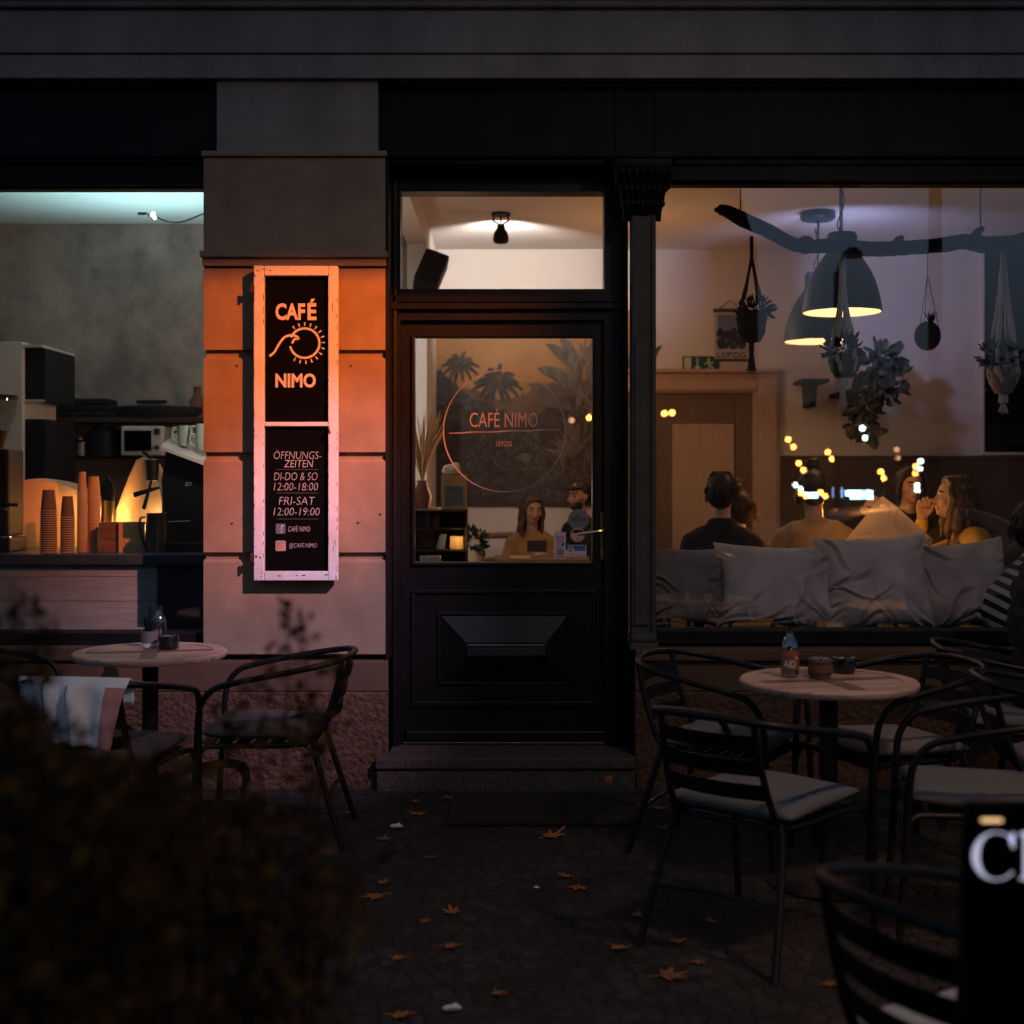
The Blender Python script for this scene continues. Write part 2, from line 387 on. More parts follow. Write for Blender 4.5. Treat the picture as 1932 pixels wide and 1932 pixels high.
# ground: small mosaic setts with worn tops
def cobble(name):
    m = mat(name, (.04, .039, .041), .82, 0, 0); n = m.node_tree; b = n.nodes['Principled BSDF']
    tc = n.nodes.new('ShaderNodeTexCoord'); vo = n.nodes.new('ShaderNodeTexVoronoi'); vo.feature = 'DISTANCE_TO_EDGE'; vo.inputs['Scale'].default_value = 17; vo.inputs['Randomness'].default_value = .75
    vc = n.nodes.new('ShaderNodeTexVoronoi'); vc.inputs['Scale'].default_value = 17; vc.inputs['Randomness'].default_value = .75
    nz = n.nodes.new('ShaderNodeTexNoise'); nz.inputs['Scale'].default_value = 40
    ds = n.nodes.new('ShaderNodeTexNoise'); ds.inputs['Scale'].default_value = 9; ds.inputs['Detail'].default_value = 4; n.links.new(tc.outputs['Object'], ds.inputs['Vector'])
    dm = n.nodes.new('ShaderNodeMix'); dm.data_type = 'VECTOR'; dm.inputs[0].default_value = .075; n.links.new(tc.outputs['Object'], dm.inputs[4]); n.links.new(ds.outputs['Color'], dm.inputs[5])
    for q in (vo, vc): n.links.new(dm.outputs[1], q.inputs['Vector'])
    n.links.new(tc.outputs['Object'], nz.inputs['Vector'])
    r = n.nodes.new('ShaderNodeValToRGB'); r.color_ramp.elements[0].position = .0; r.color_ramp.elements[1].position = .16
    r.color_ramp.elements[0].color = (.45, .45, .45, 1); r.color_ramp.elements[1].color = (1, 1, 1, 1)
    n.links.new(vo.outputs['Distance'], r.inputs[0])
    hs = n.nodes.new('ShaderNodeMapRange'); hs.inputs[3].default_value = .45; hs.inputs[4].default_value = 1.7
    sp = n.nodes.new('ShaderNodeSeparateColor'); n.links.new(vc.outputs['Color'], sp.inputs[0]); n.links.new(sp.outputs[0], hs.inputs[0])
    mu = n.nodes.new('ShaderNodeMath'); mu.operation = 'MULTIPLY'; n.links.new(r.outputs[0], mu.inputs[0]); n.links.new(hs.outputs[0], mu.inputs[1])
    mx = n.nodes.new('ShaderNodeMix'); mx.data_type = 'RGBA'; mx.blend_type = 'MULTIPLY'; mx.inputs[0].default_value = 1
    mx.inputs[6].default_value = (.020, .0185, .017, 1); n.links.new(mu.outputs[0], mx.inputs[7]); n.links.new(mx.outputs[2], b.inputs['Base Color'])
    ad = n.nodes.new('ShaderNodeMath'); ad.operation = 'MULTIPLY_ADD'; n.links.new(nz.outputs['Fac'], ad.inputs[0]); ad.inputs[1].default_value = .25; n.links.new(r.outputs[0], ad.inputs[2])
    bp = n.nodes.new('ShaderNodeBump'); bp.inputs['Strength'].default_value = .9; bp.inputs['Distance'].default_value = .02
    n.links.new(ad.outputs[0], bp.inputs['Height']); n.links.new(bp.outputs[0], b.inputs['Normal'])
cobble('cobbles'); weather('cobbles', .6, 3., 3.)

# ------------------------------------------------------------------ setting
struct('ground', MB().box(-120, 120, -150, 60, -.5, -.14), 'asphalt')
struct('pavement', MB().box(-30, 30, -7.0, .3, -.139, 0), 'cobbles')
struct('road', MB().poly([(-60, -17, -.136), (60, -17, -.136), (60, -7.13, -.136), (-60, -7.13, -.136)]), 'asphalt')
struct('kerb', MB().box(-30, 30, -7.128, -7.002, -.138, .012, .012), 'granite')
struct('far_pavement', MB().box(-60, 60, -60, -17.0, -.138, -.01), 'asphalt')

L_, R_ = -5.4, 6.2                                # ends of the building
b = thing('cafe_building', 'dark plastered cafe front with black shopfront boards and a brown stone plinth', 'building', (0, 0, 0))
# plaster pier with grooved blocks
pr = MB()
xa, xb = fx(384), fx(727)
def block(z1, z0):
    pr.prism([(xa, fz(z0)), (xb, fz(z0)), (xb, fz(z1)), (xa, fz(z1))], 0, .30)
for t, bt in ((503, 660), (674, 853), (867, 1042), (1056, 1234)):
    # block with a sloped lower lip: profile in y,z
    z1, z0 = fz(t), fz(bt); c = .018
    prof = [(.30, z0), (.0, z0), (.0, z1-.012), (c, z1), (.30, z1)]
    v = [(xa, y, z) for y, z in prof]+[(xb, y, z) for y, z in prof]; n = len(prof)
    pr.add(v, [tuple(range(n)), tuple(range(n, 2*n))[::-1]]+[(k, k+n, (k+1) % n+n, (k+1) % n) for k in range(n)])
pr.box(xa+.006, xb-.006, .026, .29, fz(1238), fz(500))
pr.box(xa, xb, -.004, .3, fz(474), fz(297), .004)
pr.build('plaster_pier', 'plaster', b)
lg = MB()
lg.box(xa-.012, xb+.012, -.035, .3, fz(487), fz(474.5), .006); lg.build('moulding', 'plaster', b)
MB().box(xa-.004, xb+.004, -.014, .3, fz(502.6), fz(487.4), .004).build('moulding', 'plaster', b)
MB().box(xa-.006, xb+.008, -.022, .3, fz(296.6), fz(286), .005).build('moulding', 'plaster', b)
up = MB(); up.box(fx(408), fx(712), .012, .30, fz(285.5), fz(150)); up.box(L_, R_, .004, .3, fz(149.6), 3.74)
up.box(L_, R_, .0, .3, 3.741, 8.5)
up.build('upper_wall', 'fascia_plaster', b)
fa = MB(); fa.box(L_, R_, -.030, .003, fz(104), fz(22), .008); fa.box(L_, R_, -.018, .003, fz(149.7), fz(105), .004); fa.box(L_, R_, -.06, .003, fz(21.4), fz(6), .015); fa.box(L_, R_, -.10, .003, fz(5.5), 3.80, .02)
fa.build('fascia', 'fascia_plaster', b)
# black sign boards over the windows and the door
lt = MB()
for x0, x1 in ((L_, fx(407.6)), (fx(712.4), R_)):
    lt.box(x0, x1, .07, .3, fz(288), fz(150.2))
    lt.box(x0, x1, .045, .069, fz(160), fz(150.4), .004)
lt.box(fx(1163), fx(1172), .058, .069, fz(288), fz(161)); lt.box(fx(1238), fx(1246), .058, .069, fz(288), fz(161))
lt.build('sign_board', 'black_paint', b)
mo = MB()
for x0, x1 in ((L_, xa-.001), (xb+.001, R_)):
    mo.box(x0, x1, .02, .29, fz(294), fz(288.4), .006); mo.box(x0, x1, .045, .29, fz(306), fz(294.4), .006)
mo.build('board_moulding', 'black_paint', b)
# plinth
pl = MB()
for x0, x1 in ((L_, fx(733)), (fx(1197), R_)):
    pl.box(x0, x1, -.030, .28, fz(1303), fz(1246), .006)
    pl.box(x0, x1, -.055, .3, fz(1245.5), fz(1222), .01) if x0 > 0 else pl.box(x0, xa, -.05, .3, fz(1245.5), fz(1219), .01)
for px in (645, 290): pl.box(fx(px)-.002, fx(px)+.002, -.033, -.02, fz(1302), fz(1248))
pl.build('plinth_course', 'plinth_smooth', b)
pq = MB()
for x0, x1 in ((L_, fx(733)), (fx(1197), R_)): pq.box(x0, x1, -.042, .27, -.02, fz(1303.6), .008)
pq.build('rough_plinth', 'plinth_rough', b)
# reveals beside the door
rv = MB(); rv.box(fx(727.5), fx(733), .002, .3, .0, fz(288)); rv.box(fx(1192), fx(1197), .005, .3, 0, fz(1226))
rv.build('door_reveal', 'black_paint', b)

# ------------------------------------------------------------------ windows
GY = .13
def shop_window(name, label, x0, x1, z0, z1, sill):
    t = thing(name, label, 'shop window', ((x0+x1)/2, GY, z0)); o = t.location
    f = MB(); f.box(x0, x1, .06, .20, z1, z1+.13, .004); f.box(x0, x1, .09, .17, z1-.012, z1-.001, .003)
    f.box(x0, x1, .05, .20, z0-.075, z0-.001, .004); f.box(x0, x1, .03, .06, z0-.06, z0-.045, .003)
    f.box(x0-.07, x0, .06, .20, z0-.075, z1+.13, .004); f.box(x1, x1+.07, .06, .2, z0-.075, z1+.13, .004)
    f.build('window_frame', 'black_paint', t, off=o)
    s = MB(); s.box(x0, x1, .066, .078, z0-.012, z0-.006); s.build('brass_bead', 'brass', t, off=o)
    p = MB(); p.box(x0, x1, GY, GY+.006, z0, z1); p.build('pane', 'window_glass', t, off=o)
    return t
shop_window('shop_window', 'large pane left of the orange pier showing the coffee counter behind it', L_+.3, xa+.12, WZ(1190, GY), WZ(355, GY), 0)
shop_window('shop_window', 'wide pane right of the iron column with pillows behind its lower edge', WX(1224, GY), R_-.3, WZ(1186, GY), WZ(347, GY), 0)

# cast iron column
t = thing('iron_column', 'slender grey cast iron column with a leafy capital between door and window', 'column', (fx(1212), .06, 0)); o = t.location
cxx = fx(1212)
s = MB(); s.box(fx(1192), fx(1238), .0, .12, fz(1222), fz(405), .008); s.box(fx(1197), fx(1222), -.012, .001, fz(1180), fz(640), .006); s.box(fx(1229), fx(1234), -.014, .001, fz(1190), fz(405), .004)
s.build('shaft', 'iron_column', t, off=o)
s = MB(); s.box(fx(1188), fx(1241), -.03, .13, fz(1226), fz(1212), .006); s.box(fx(1190), fx(1239), -.02, .125, fz(1211.6), fz(1196), .012)
s.build('base', 'iron_column', t, off=o)
s = MB(); s.box(fx(1150), fx(1277), -.06, .18, fz(303), fz(291), .006)
for i in range(7):                                  # bell of the capital
    k = i/6; hw = (30+24*(1-k)**1.6)*.0025; s.box(cxx-hw, cxx+hw, .06-hw*.9, .06+hw*.9, fz(320+13*i), fz(304+13*i), .008)
for r_, zz, hw in ((0, 330, 46), (1, 362, 36), (2, 388, 31)):
    for k in range(9):
        a = -1+2*k/8; x = cxx+a*hw*.0026; y = -.03+.02*r_-.02*(1-a*a)
        s.tube(catmull([(x, y+.03, fz(zz+26)), (x, y, fz(zz+6)), (x+a*.012, y-.018, fz(zz-6)), (x+a*.016, y-.02, fz(zz+2))], 4), [.012]*4+[.014]*5+[.011]*3+[.006], 6)
for sx in (-1, 1):
    s.tube([(cxx+sx*(.115+.022*math.cos(q*.6)*(1-q/14)), -.045, fz(322)+.022*math.sin(q*.6)*(1-q/14)) for q in range(14)], .010, 6)
s.build('capital', 'black_paint', t, smooth=True, off=o)

# ------------------------------------------------------------------ entrance
DY = .25
def dX(px): return WX(px, DY)
def dZ(py): return WZ(py, DY)
t = thing('door_frame', 'black timber door frame with a glazed transom light above the cafe door', 'door frame', (dX(950), DY, .14)); o = t.location
f = MB()
f.box(fx(733.4), dX(757), .20, .32, .14, dZ(300)); f.box(dX(1139), fx(1191.6), .20, .32, .14, dZ(300))
f.box(dX(757), dX(1139), .20, .32, dZ(365.5), dZ(300)); f.box(dX(757), dX(1139), .20, .32, dZ(606), dZ(548))
f.box(dX(735), dX(1180), .17, .1995, dZ(588), dZ(575), .006); f.box(dX(735), dX(1180), .18, .1995, dZ(574), dZ(560), .004)
f.box(fx(733.4), dX(750), .18, .1995, .14, dZ(300), .005); f.box(dX(1178), fx(1191.6), .18, .1995, .14, dZ(300), .005); f.box(dX(751), dX(1177), .18, .1995, dZ(322), dZ(312), .004)
f.build('timber', 'door_paint', t, off=o)
MB().box(dX(757), dX(1139), .262, .268, dZ(547.6), dZ(366)).build('transom_pane', 'window_glass', t, off=o)

t = thing('entrance_door', 'black panelled cafe door with a large glazed upper half and mail slot', 'door', (dX(757), .24, .16)); o = t.location
f = MB(); y0, y1 = .235, .285
f.box(dX(757.5), dX(783), y0, y1, dZ(1399), dZ(607)); f.box(dX(1117), dX(1165), y0, y1, dZ(1399), dZ(607))
f.box(dX(783), dX(1117), y0, y1, dZ(637.5), dZ(607)); f.box(dX(783), dX(1117), y0, y1, dZ(1399), dZ(1060.5))
for a, bb, c, d in ((776, 1124, 1112, 1119), (776, 1124, 1322, 1332)): f.box(dX(a), dX(bb), y0-.014, y0-.0005, dZ(d), dZ(c), .004)
f.box(dX(766), dX(1158), y0-.028, y0-.0005, dZ(1396), dZ(1376), .008)
f.box(dX(776), dX(783), y0-.012, y0-.0005, dZ(1321), dZ(1120), .004); f.box(dX(1117), dX(1124), y0-.012, y0-.0005, dZ(1321), dZ(1120), .004)
f.build('leaf_frame', 'door_paint', t, off=o)
g = MB(); g.box(dX(777), dX(783), y0-.016, y0-.0005, dZ(1066), dZ(632), .003); g.box(dX(1117), dX(1121), y0-.016, y0-.0005, dZ(1066), dZ(632), .003); g.box(dX(783.3), dX(1116.7), y0-.016, y0-.0005, dZ(1066), dZ(1061), .003); g.box(dX(783.3), dX(1116.7), y0-.016, y0-.0005, dZ(637), dZ(632), .003)
g.build('glazing_bead', 'door_paint', t, off=o)
p = MB(); A = [(dX(832), dZ(1285)), (dX(1071), dZ(1285)), (dX(1071), dZ(1160)), (dX(832), dZ(1160))]; Bq = [(dX(880), dZ(1236)), (dX(1030), dZ(1236)), (dX(1030), dZ(1209)), (dX(880), dZ(1209))]
p.add([(x, y0-.002, z) for x, z in A]+[(x, y0-.050, z) for x, z in Bq], [(4, 5, 6, 7), (0, 1, 5, 4), (1, 2, 6, 5), (2, 3, 7, 6), (3, 0, 4, 7)])
rpn = p.build('raised_panel', 'door_paint', t, off=o)
p = MB(); p.box(dX(826), dX(832), y0-.012, y0-.0005, dZ(1291), dZ(1154), .003); p.box(dX(1071), dX(1077), y0-.012, y0-.0005, dZ(1291), dZ(1154), .003); p.box(dX(832.2), dX(1070.8), y0-.012, y0-.0005, dZ(1291), dZ(1285.4), .003); p.box(dX(832.2), dX(1070.8), y0-.012, y0-.0005, dZ(1159.6), dZ(1154), .003)
p.build('panel_moulding', 'door_paint', t, off=o)
p = MB(); p.box(dX(882), dX(1028), y0-.060, y0-.0505, dZ(1234), dZ(1212), .003); p.box(dX(886), dX(1024), y0-.066, y0-.0605, dZ(1216), dZ(1213), .002)
p.build('mail_slot', 'dark_steel', t, off=o)
PY = .258
pane = MB().box(dX(783), dX(1117), PY, PY+.006, dZ(1060), dZ(638)).build('door_pane', 'window_glass', t, off=o)
ly = PY-.0015
q = text('CAFÉ NIMO', dX(886), dX(1015), dZ(806), dZ(771), ly, 0)
q.build('lettering', 'vinyl_letter', pane, off=o)
text('LEIPZIG', dX(936), dX(965.5), dZ(842), dZ(832), ly, .012).build('lettering', 'vinyl_letter', pane, off=o)
q = ring(dX(951.5), dZ(813), 115*.0026, 115*.0026, .0062, ly, 90, wf=lambda s_: .25+.9*abs(math.sin(s_*math.pi*2+.9))**1.3)
w0 = stroke([(dX(847+i*5.2), dZ(817-.17*i+.5*math.sin(i*.5))) for i in range(41)], [.0035+.003*math.sin(i*.25)**2 for i in range(41)], ly)
q.add(w0.v, w0.f); q.build('circle_mark', 'vinyl_letter', pane, off=o)
def sticker(shape, m, extra):
    s_ = shape.build('sticker', m, pane, off=o)
    for nm, mb, mm in extra: mb.build(nm, mm, s_, off=o)
    return s_
e = ly-.001
xt = text('RECUP', dX(1079.5), dX(1105.5), dZ(983), dZ(977), e, .01); bar_ = MB().box(dX(1088), dX(1095), e, e+.0004, dZ(975.2), dZ(974)); xt.add(bar_.v, bar_.f)
sticker(disc(dX(1091.6), dZ(980), 19.6*.0026, ly), 'sticker_grey', [('lettering', xt, 'ink')])['label'] = 'round grey sticker with dark capital letters'
bowl = MB().poly([(dX(1090+10.5*math.cos(a)), e, dZ(1005-6*math.sin(a))) for a in [i*math.pi/8 for i in range(9)]])
for i in range(5): dq = disc(dX(1083+3.6*i), dZ(1002.5+(i % 2)*1.5), .006, e-.0004, 10); bowl.add(dq.v, dq.f)
q = ring(dX(1090), dZ(1009), 11.8*.0026, 11.8*.0026, .0012, e-.0006, 40); bowl.add(q.v, q.f)
q = MB().box(dX(1087), dX(1093), e, e+.0004, dZ(1017.4), dZ(1016)); bowl.add(q.v, q.f)
sticker(disc(dX(1090), dZ(1009), 13.7*.0026, ly-.0006), 'sticker_coral', [('emblem', bowl, 'ink')])['label'] = 'round coral sticker with a small bowl drawing'
sch = text('Schorle-', dX(1047.5), dX(1066), dZ(1016), dZ(1010), e, -.005, .2); q = text('Dealer', dX(1050.5), dX(1063), dZ(1022), dZ(1016.8), e, -.005, .2); sch.add(q.v, q.f)
for cx_, h in ((1053.5, 23.5), (1060, 23.5)):
    bt_ = [(cx_-3, 1048), (cx_-3, 1036), (cx_-1.2, 1031), (cx_-1, h+1001), (cx_+1, h+1001), (cx_+1.2, 1031), (cx_+3, 1036), (cx_+3, 1048)]
    q = stroke([(dX(a), dZ(c)) for a, c in bt_+bt_[:1]], .0018, e); sch.add(q.v, q.f)
    for zz in (1038, 1043): q = MB().box(dX(cx_-2.6), dX(cx_+2.6), e, e+.0003, dZ(zz+2), dZ(zz)); sch.add(q.v, q.f)
for zz in (1049.8, 1051.4): q = MB().box(dX(1048), dX(1065), e, e+.0003, dZ(zz+.5), dZ(zz)); sch.add(q.v, q.f)
sticker(MB().poly([(dX(1045.6), ly, dZ(1053.8)), (dX(1067.6), ly, dZ(1053.8)), (dX(1067.6), ly, dZ(1004)), (dX(1045.6), ly, dZ(1004))]), 'sticker_pink', [('lettering', sch, 'ink'), ('blue_dot', disc(dX(1062.5), dZ(1027), .0095, e-.0006, 16), 'sticker_blue')])['label'] = 'tall pink sticker with two drawn bottles'
cd = MB().box(dX(1083), dX(1105), e, e+.0003, dZ(1039.5), dZ(1031)); q = MB().box(dX(1074), dX(1078.5), e, e+.0003, dZ(1041), dZ(1036.5)); cd.add(q.v, q.f)
tx = MB()
for a, c, zz in ((1074, 1083, 1047), (1090, 1104, 1047.4)): q = text('Schorle', dX(a), dX(c), dZ(zz+1), dZ(zz-1.8), e, 0, .2); tx.add(q.v, q.f)
tx = MB().box(dX(1074), dX(1083), e, e+.0003, dZ(1047), dZ(1046.2)); q = stroke([(dX(1090+i*.9), dZ(1047.2+1.2*math.sin(i*1.7))) for i in range(16)], .0016, e); tx.add(q.v, q.f)
sticker(MB().poly([(dX(1070.8), ly, dZ(1050.6)), (dX(1106.7), ly, dZ(1050.6)), (dX(1106.7), ly, dZ(1027.7)), (dX(1070.8), ly, dZ(1027.7))]), 'sticker_pink', [('blue_field', cd, 'sticker_blue'), ('small_print', tx, 'ink')])['label'] = 'wide pink card sticker with a blue bar'
h = MB(); h.box(dX(1131), dX(1147), y0-.010, y0-.0005, dZ(1056.5), dZ(967), .003)
pt = h.build('handle_plate', 'dark_steel', t, off=o)
h = MB(); h.tube(catmull([(dX(1140), y0-.01, dZ(1000)), (dX(1140), y0-.045, dZ(1000)), (dX(1130), y0-.06, dZ(1001)), (dX(1110), y0-.06, dZ(1004)), (dX(1088), y0-.058, dZ(1007))], 5), .0085, 8)
h.build('lever', 'brass', pt, smooth=True, off=o)
h = MB(); h.lathe([(.0, 0), (.011, 0), (.011, .006), (.0, .006)], n=14, mx=Matrix.Rotation(R(90), 4, 'X'), c=(dX(1138), y0-.009, dZ(1041))); h.build('lock_cylinder', 'brass', pt, smooth=True, off=o)
# threshold and step
t = thing('door_step', 'speckled grey granite doorstep below the black cafe door', 'step', (fx(953), -.05, 0)); o = t.location
s = MB(); s.box(fx(712), fx(1196.6), -.10, .33, .105, .152, .006); s.build('tread', 'granite', t, off=o)
s = MB(); s.box(fx(714), fx(1195), -.085, .30, -.02, .104, .004); s.build('riser', 'granite', t, off=o)
q = MB().lathe([(0, 0), (.019, 0), (.02, .003), (.0, .004)], n=20, mx=Matrix.Rotation(R(90), 4, 'X'), c=(fx(1146), -.0855, .055))
q.build('round_sticker', 'leaf_orange', t, off=o)
one('doormat', MB().box(GR(845, 1550).x, GR(1205, 1550).x, -.72, -.16, .002, .018, .006), 'doormat_fibre', 'worn dark brown doormat lying before the granite step', 'doormat', smooth=False)

# ------------------------------------------------------------------ sign on the pier (an old window sash)
SY = -.075
def sX(px): return WX(px, SY)
def sZ(py): return WZ(py, SY)
t = thing('cafe_sign', 'old white window sash holding two black boards with the cafe name and hours', 'sign', (sX(557), -.02, sZ(1096))); o = t.location
f = MB(); fy0, fy1 = -.076, -.030
f.box(sX(478.5), sX(498), fy0, fy1, sZ(1095.5), sZ(501), .004); f.box(sX(619), sX(637), fy0, fy1, sZ(1095.5), sZ(501.5), .004)
f.box(sX(498.2), sX(618.8), fy0, fy1, sZ(520), sZ(501.3), .004); f.box(sX(498.2), sX(618.8), fy0, fy1, sZ(1095.5), sZ(1078), .004); f.box(sX(498.2), sX(618.8), fy0+.004, fy1, sZ(804), sZ(796), .003)
fr = f.build('sash_frame', 'old_white', t, off=o)
r = MB()
rr = random.Random(3)
for px, py, a, c in ((481, 521, 5, 3), (486, 511, 7, 2), (498, 508, 8, 2), (510, 510, 4, 2.5), (556, 509.8, 2.4, 2.4), (494, 1081, 3, 2), (493, 1088, 3, 2), (528, 1086.5, 7, 3), (560, 1086, 7, 2.4), (573, 1085.5, 9, 3), (616, 1084.5, 9, 3), (634, 1090, 2, 10), (627.6, 580, 1.2, 26), (634, 598, 1, 12), (621, 808, 1.6, 9), (632, 1025, 1.2, 18), (629, 1035, 1.3, 10), (483, 1050, 5, 5), (491, 1052, 4, 4)):
    pts = [(sX(px+a*.5*math.cos(k*.785)*rr.uniform(.6, 1.2)), fy0-.0006, sZ(py+c*.5*math.sin(k*.785)*rr.uniform(.6, 1.2))) for k in range(8)]; r.poly(pts)
for k in range(70):                                  # flaked paint along the edges
    px = rr.choice((479.6, 497.4, 619.6, 636)); py = rr.uniform(505, 1092); hh = rr.uniform(1.5, 9)
    r.poly([(sX(px-.5), fy0-.0005, sZ(py)), (sX(px+rr.uniform(.2, .8)), fy0-.0005, sZ(py)), (sX(px+.5), fy0-.0005, sZ(py-hh)), (sX(px-.3), fy0-.0005, sZ(py-hh))])
r.build('paint_loss', 'rust', fr, off=o)
for zz in (545, 1052): hg = MB(); hg.box(sX(473), sX(480), fy0-.004, fy0+.02, sZ(zz+4), sZ(zz-6), .002); hg.tube([(sX(474), fy0-.003, sZ(zz+7)), (sX(474), fy0-.003, sZ(zz-9))], .006, 8); hg.build('hinge', 'rust', t, off=o)
hg = MB(); hg.tube([(sX(620), fy0-.001, sZ(812)), (sX(622), fy0-.018, sZ(812)), (sX(623), fy0-.02, sZ(819))], .005, 8); hg.build('latch', 'rust', t, off=o)
bk = MB(); bk.box(sX(492), sX(624), -.0295, -.0225, sZ(1088), sZ(508))
for px in (520, 600): bk.box(sX(px)-.02, sX(px)+.02, -.022, .001, sZ(1070), sZ(530))
bk.build('backing', 'dark_wood', t, off=o)
by = fy1-.018
top = MB().box(sX(498.2), sX(618.8), by, by+.006, sZ(796), sZ(520)).build('board', 'chalkboard', t, off=o)
bot = MB().box(sX(498.2), sX(618.8), by, by+.006, sZ(1078), sZ(804)).build('board', 'chalkboard', t, off=o)
SB = by-.0012
def bX(px): return WX(px, SB)
def bZ(py): return WZ(py, SB)
text('CAF', bX(519.6), bX(575.6), bZ(604), bZ(572), SB, .035).build('lettering', 'letter_white', top, off=o)
text('É', bX(580.2), bX(597), bZ(604), bZ(563.5), SB, .035).build('lettering', 'letter_white', top, off=o)
text('NIMO', bX(519.6), bX(596), bZ(731.4), bZ(704.4), SB, .035).build('lettering', 'letter_white', top, off=o)
cxs, czs, rs = 574.8, 647.4, 27.6
u = 1/400
em = ring(bX(cxs), bZ(czs), rs*u, rs*u, .0105, SB, 60, a0=R(157), a1=R(157)-R(325))
wv = catmull([(508.5, 672, 0), (518, 664, 0), (526, 650, 0), (536, 637, 0), (548, 632.5, 0), (558, 634, 0), (563.5, 639, 0), (556, 640, 0), (551, 648, 0)], 6)
q = stroke([(bX(p.x), bZ(p.y)) for p in wv], .0105, SB-.0004); em.add(q.v, q.f)
for k in range(15):
    a = R(125)-k*R(17.6)
    c0, c1 = rs+4.5, rs+11.5; wd0, wd1 = 1.5, 3.2
    p0 = Vector((cxs+c0*math.cos(a), czs-c0*math.sin(a))); p1 = Vector((cxs+c1*math.cos(a), czs-c1*math.sin(a))); nn = Vector((math.sin(a), math.cos(a)))
    em.poly([(bX(v.x), SB, bZ(v.y)) for v in (p0-nn*wd0*.5, p0+nn*wd0*.5, p1+nn*wd1*.5, p1-nn*wd1*.5)])
em.build('emblem', 'letter_white', top, off=o)
for s_, a, c, y_a, y_b in (('ÖFFNUNGS-', 516.5, 606, 866, 848.5), ('ZEITEN', 536, 591, 881.5, 868), ('DI-DO & SO', 517, 599, 906, 891.5), ('12:00-18:00', 516.5, 600, 925.5, 911), ('FRI-SAT', 526, 594.5, 952.5, 937.5), ('12:00-19:00', 516, 603, 972.5, 958), ('CAFÉ NIMO', 544, 585, 1003, 990.5), ('@CAFE.NIMO', 545.5, 598, 1035.5, 1024.5)):
    text(s_, bX(a), bX(c), bZ(y_a), bZ(y_b), SB, -.014 if c-a > 56 else -.008, .16).build('lettering', 'chalk', bot, off=o)
for zz in (885.5, 930, 979): MB().box(bX(522), bX(600), SB, SB+.0003, bZ(zz+.4), bZ(zz)).build('chalk_rule', 'sticker_grey', bot, off=o)
def rrect(x0, x1, z0, z1, r_, y):
    P = []
    for cx_, cz_, a0 in ((x1-r_, z1-r_, 0), (x0+r_, z1-r_, 90), (x0+r_, z0+r_, 180), (x1-r_, z0+r_, 270)):
        for k in range(6): a = R(a0+18*k); P.append((cx_+r_*math.cos(a), y, cz_+r_*math.sin(a)))
    return MB().poly(P)
mat('badge_blue', (.10, .12, .16), .8, var=.2); mat('badge_orange', (.42, .17, .10), .8, var=.4, vs=25)
ic = rrect(bX(520.4), bX(538.8), bZ(1007), bZ(988), .006, SB).build('badge', 'badge_blue', bot, off=o)
q = stroke([(bX(535), bZ(992)), (bX(532.4), bZ(992)), (bX(531.2), bZ(994)), (bX(531.2), bZ(1006))], .0075, SB-.0006); q2 = stroke([(bX(527.6), bZ(998)), (bX(535), bZ(998))], .006, SB-.0006); q.add(q2.v, q2.f); q.build('symbol', 'chalk', ic, off=o)
q = MB(); ou = rrect(bX(520), bX(539.2), bZ(1039.6), bZ(1020), .007, SB+.0004); ou.build('badge_edge', 'chalk', bot, off=o)
ic = rrect(bX(521), bX(538.2), bZ(1038.6), bZ(1021), .006, SB).build('badge', 'badge_orange', bot, off=o)
cx0, cz0 = bX(529.6), bZ(1029.8)
q = ring(cx0, cz0, .0115, .0115, .0028, SB-.0006, 28); q.add(*(lambda d_: (d_.v, d_.f))(disc(cx0+.0135, cz0+.0135, .0022, SB-.0006, 10)))
q2 = stroke([(p[0], p[2]) for p in rrect(cx0-.018, cx0+.018, cz0-.018, cz0+.018, .005, 0).v]+[(cx0+.018, cz0+.013)], .0026, SB-.0006); q.add(q2.v, q2.f)
q.build('symbol', 'chalk', ic, off=o)
for px, py in ((447, 690), (662, 690), (438, 987), (676, 986), (718, 970)): MB().lathe([(0, 0), (.005, 0), (.005, .004), (0, .005)], n=8, mx=Matrix.Rotation(R(90), 4, 'X'), c=(fx(px), -.0005, fz(py))).build('wall_plug', 'rust', b)
# ------------------------------------------------------------------ the rooms behind the glass
FL, CE, KY, BY = .10, 3.55, 4.6, 5.8
struct('interior_floor', MB().box(L_, R_, .31, BY+.1, -.05, FL), 'floor_wood')
struct('interior_ceiling', MB().box(L_, R_, .301, BY+.1, CE, CE+.18), 'ceiling_paint')
struct('interior_wall_back', MB().box(-.69, R_, BY, BY+.1, FL, CE), 'white_wall')
struct('interior_wall_kitchen', MB().box(L_, -.85, KY, KY+.1, FL, CE), 'kitchen_wall')
struct('interior_wall_side', MB().box(L_-.1, L_, .0, BY+.1, 0, CE+.1).box(R_, R_+.1, .0, BY+.1, 0, CE+.1), 'white_wall')
struct('partition_wall', MB().box(-.849, -.691, 4.45, BY+.1, FL, CE-.001).box(-.85, -.69, .32, 4.449, 3.36, CE-.001), 'white_wall')
# low dado in the right-hand room and under the mural
da = MB(); da.box(WX(1470, BY), R_-.001, BY-.035, BY-.001, FL, WZ(868, BY)); da.box(WX(1470, BY), R_-.001, BY-.05, BY-.001, WZ(867, BY), WZ(860, BY), .005)
struct('dado_panelling', da, 'dado')
da = MB(); da.box(-.688, 1.28, BY-.02, BY-.001, WZ(956, BY), WZ(948, BY)); struct('dado_rail', da, 'dark_wood')

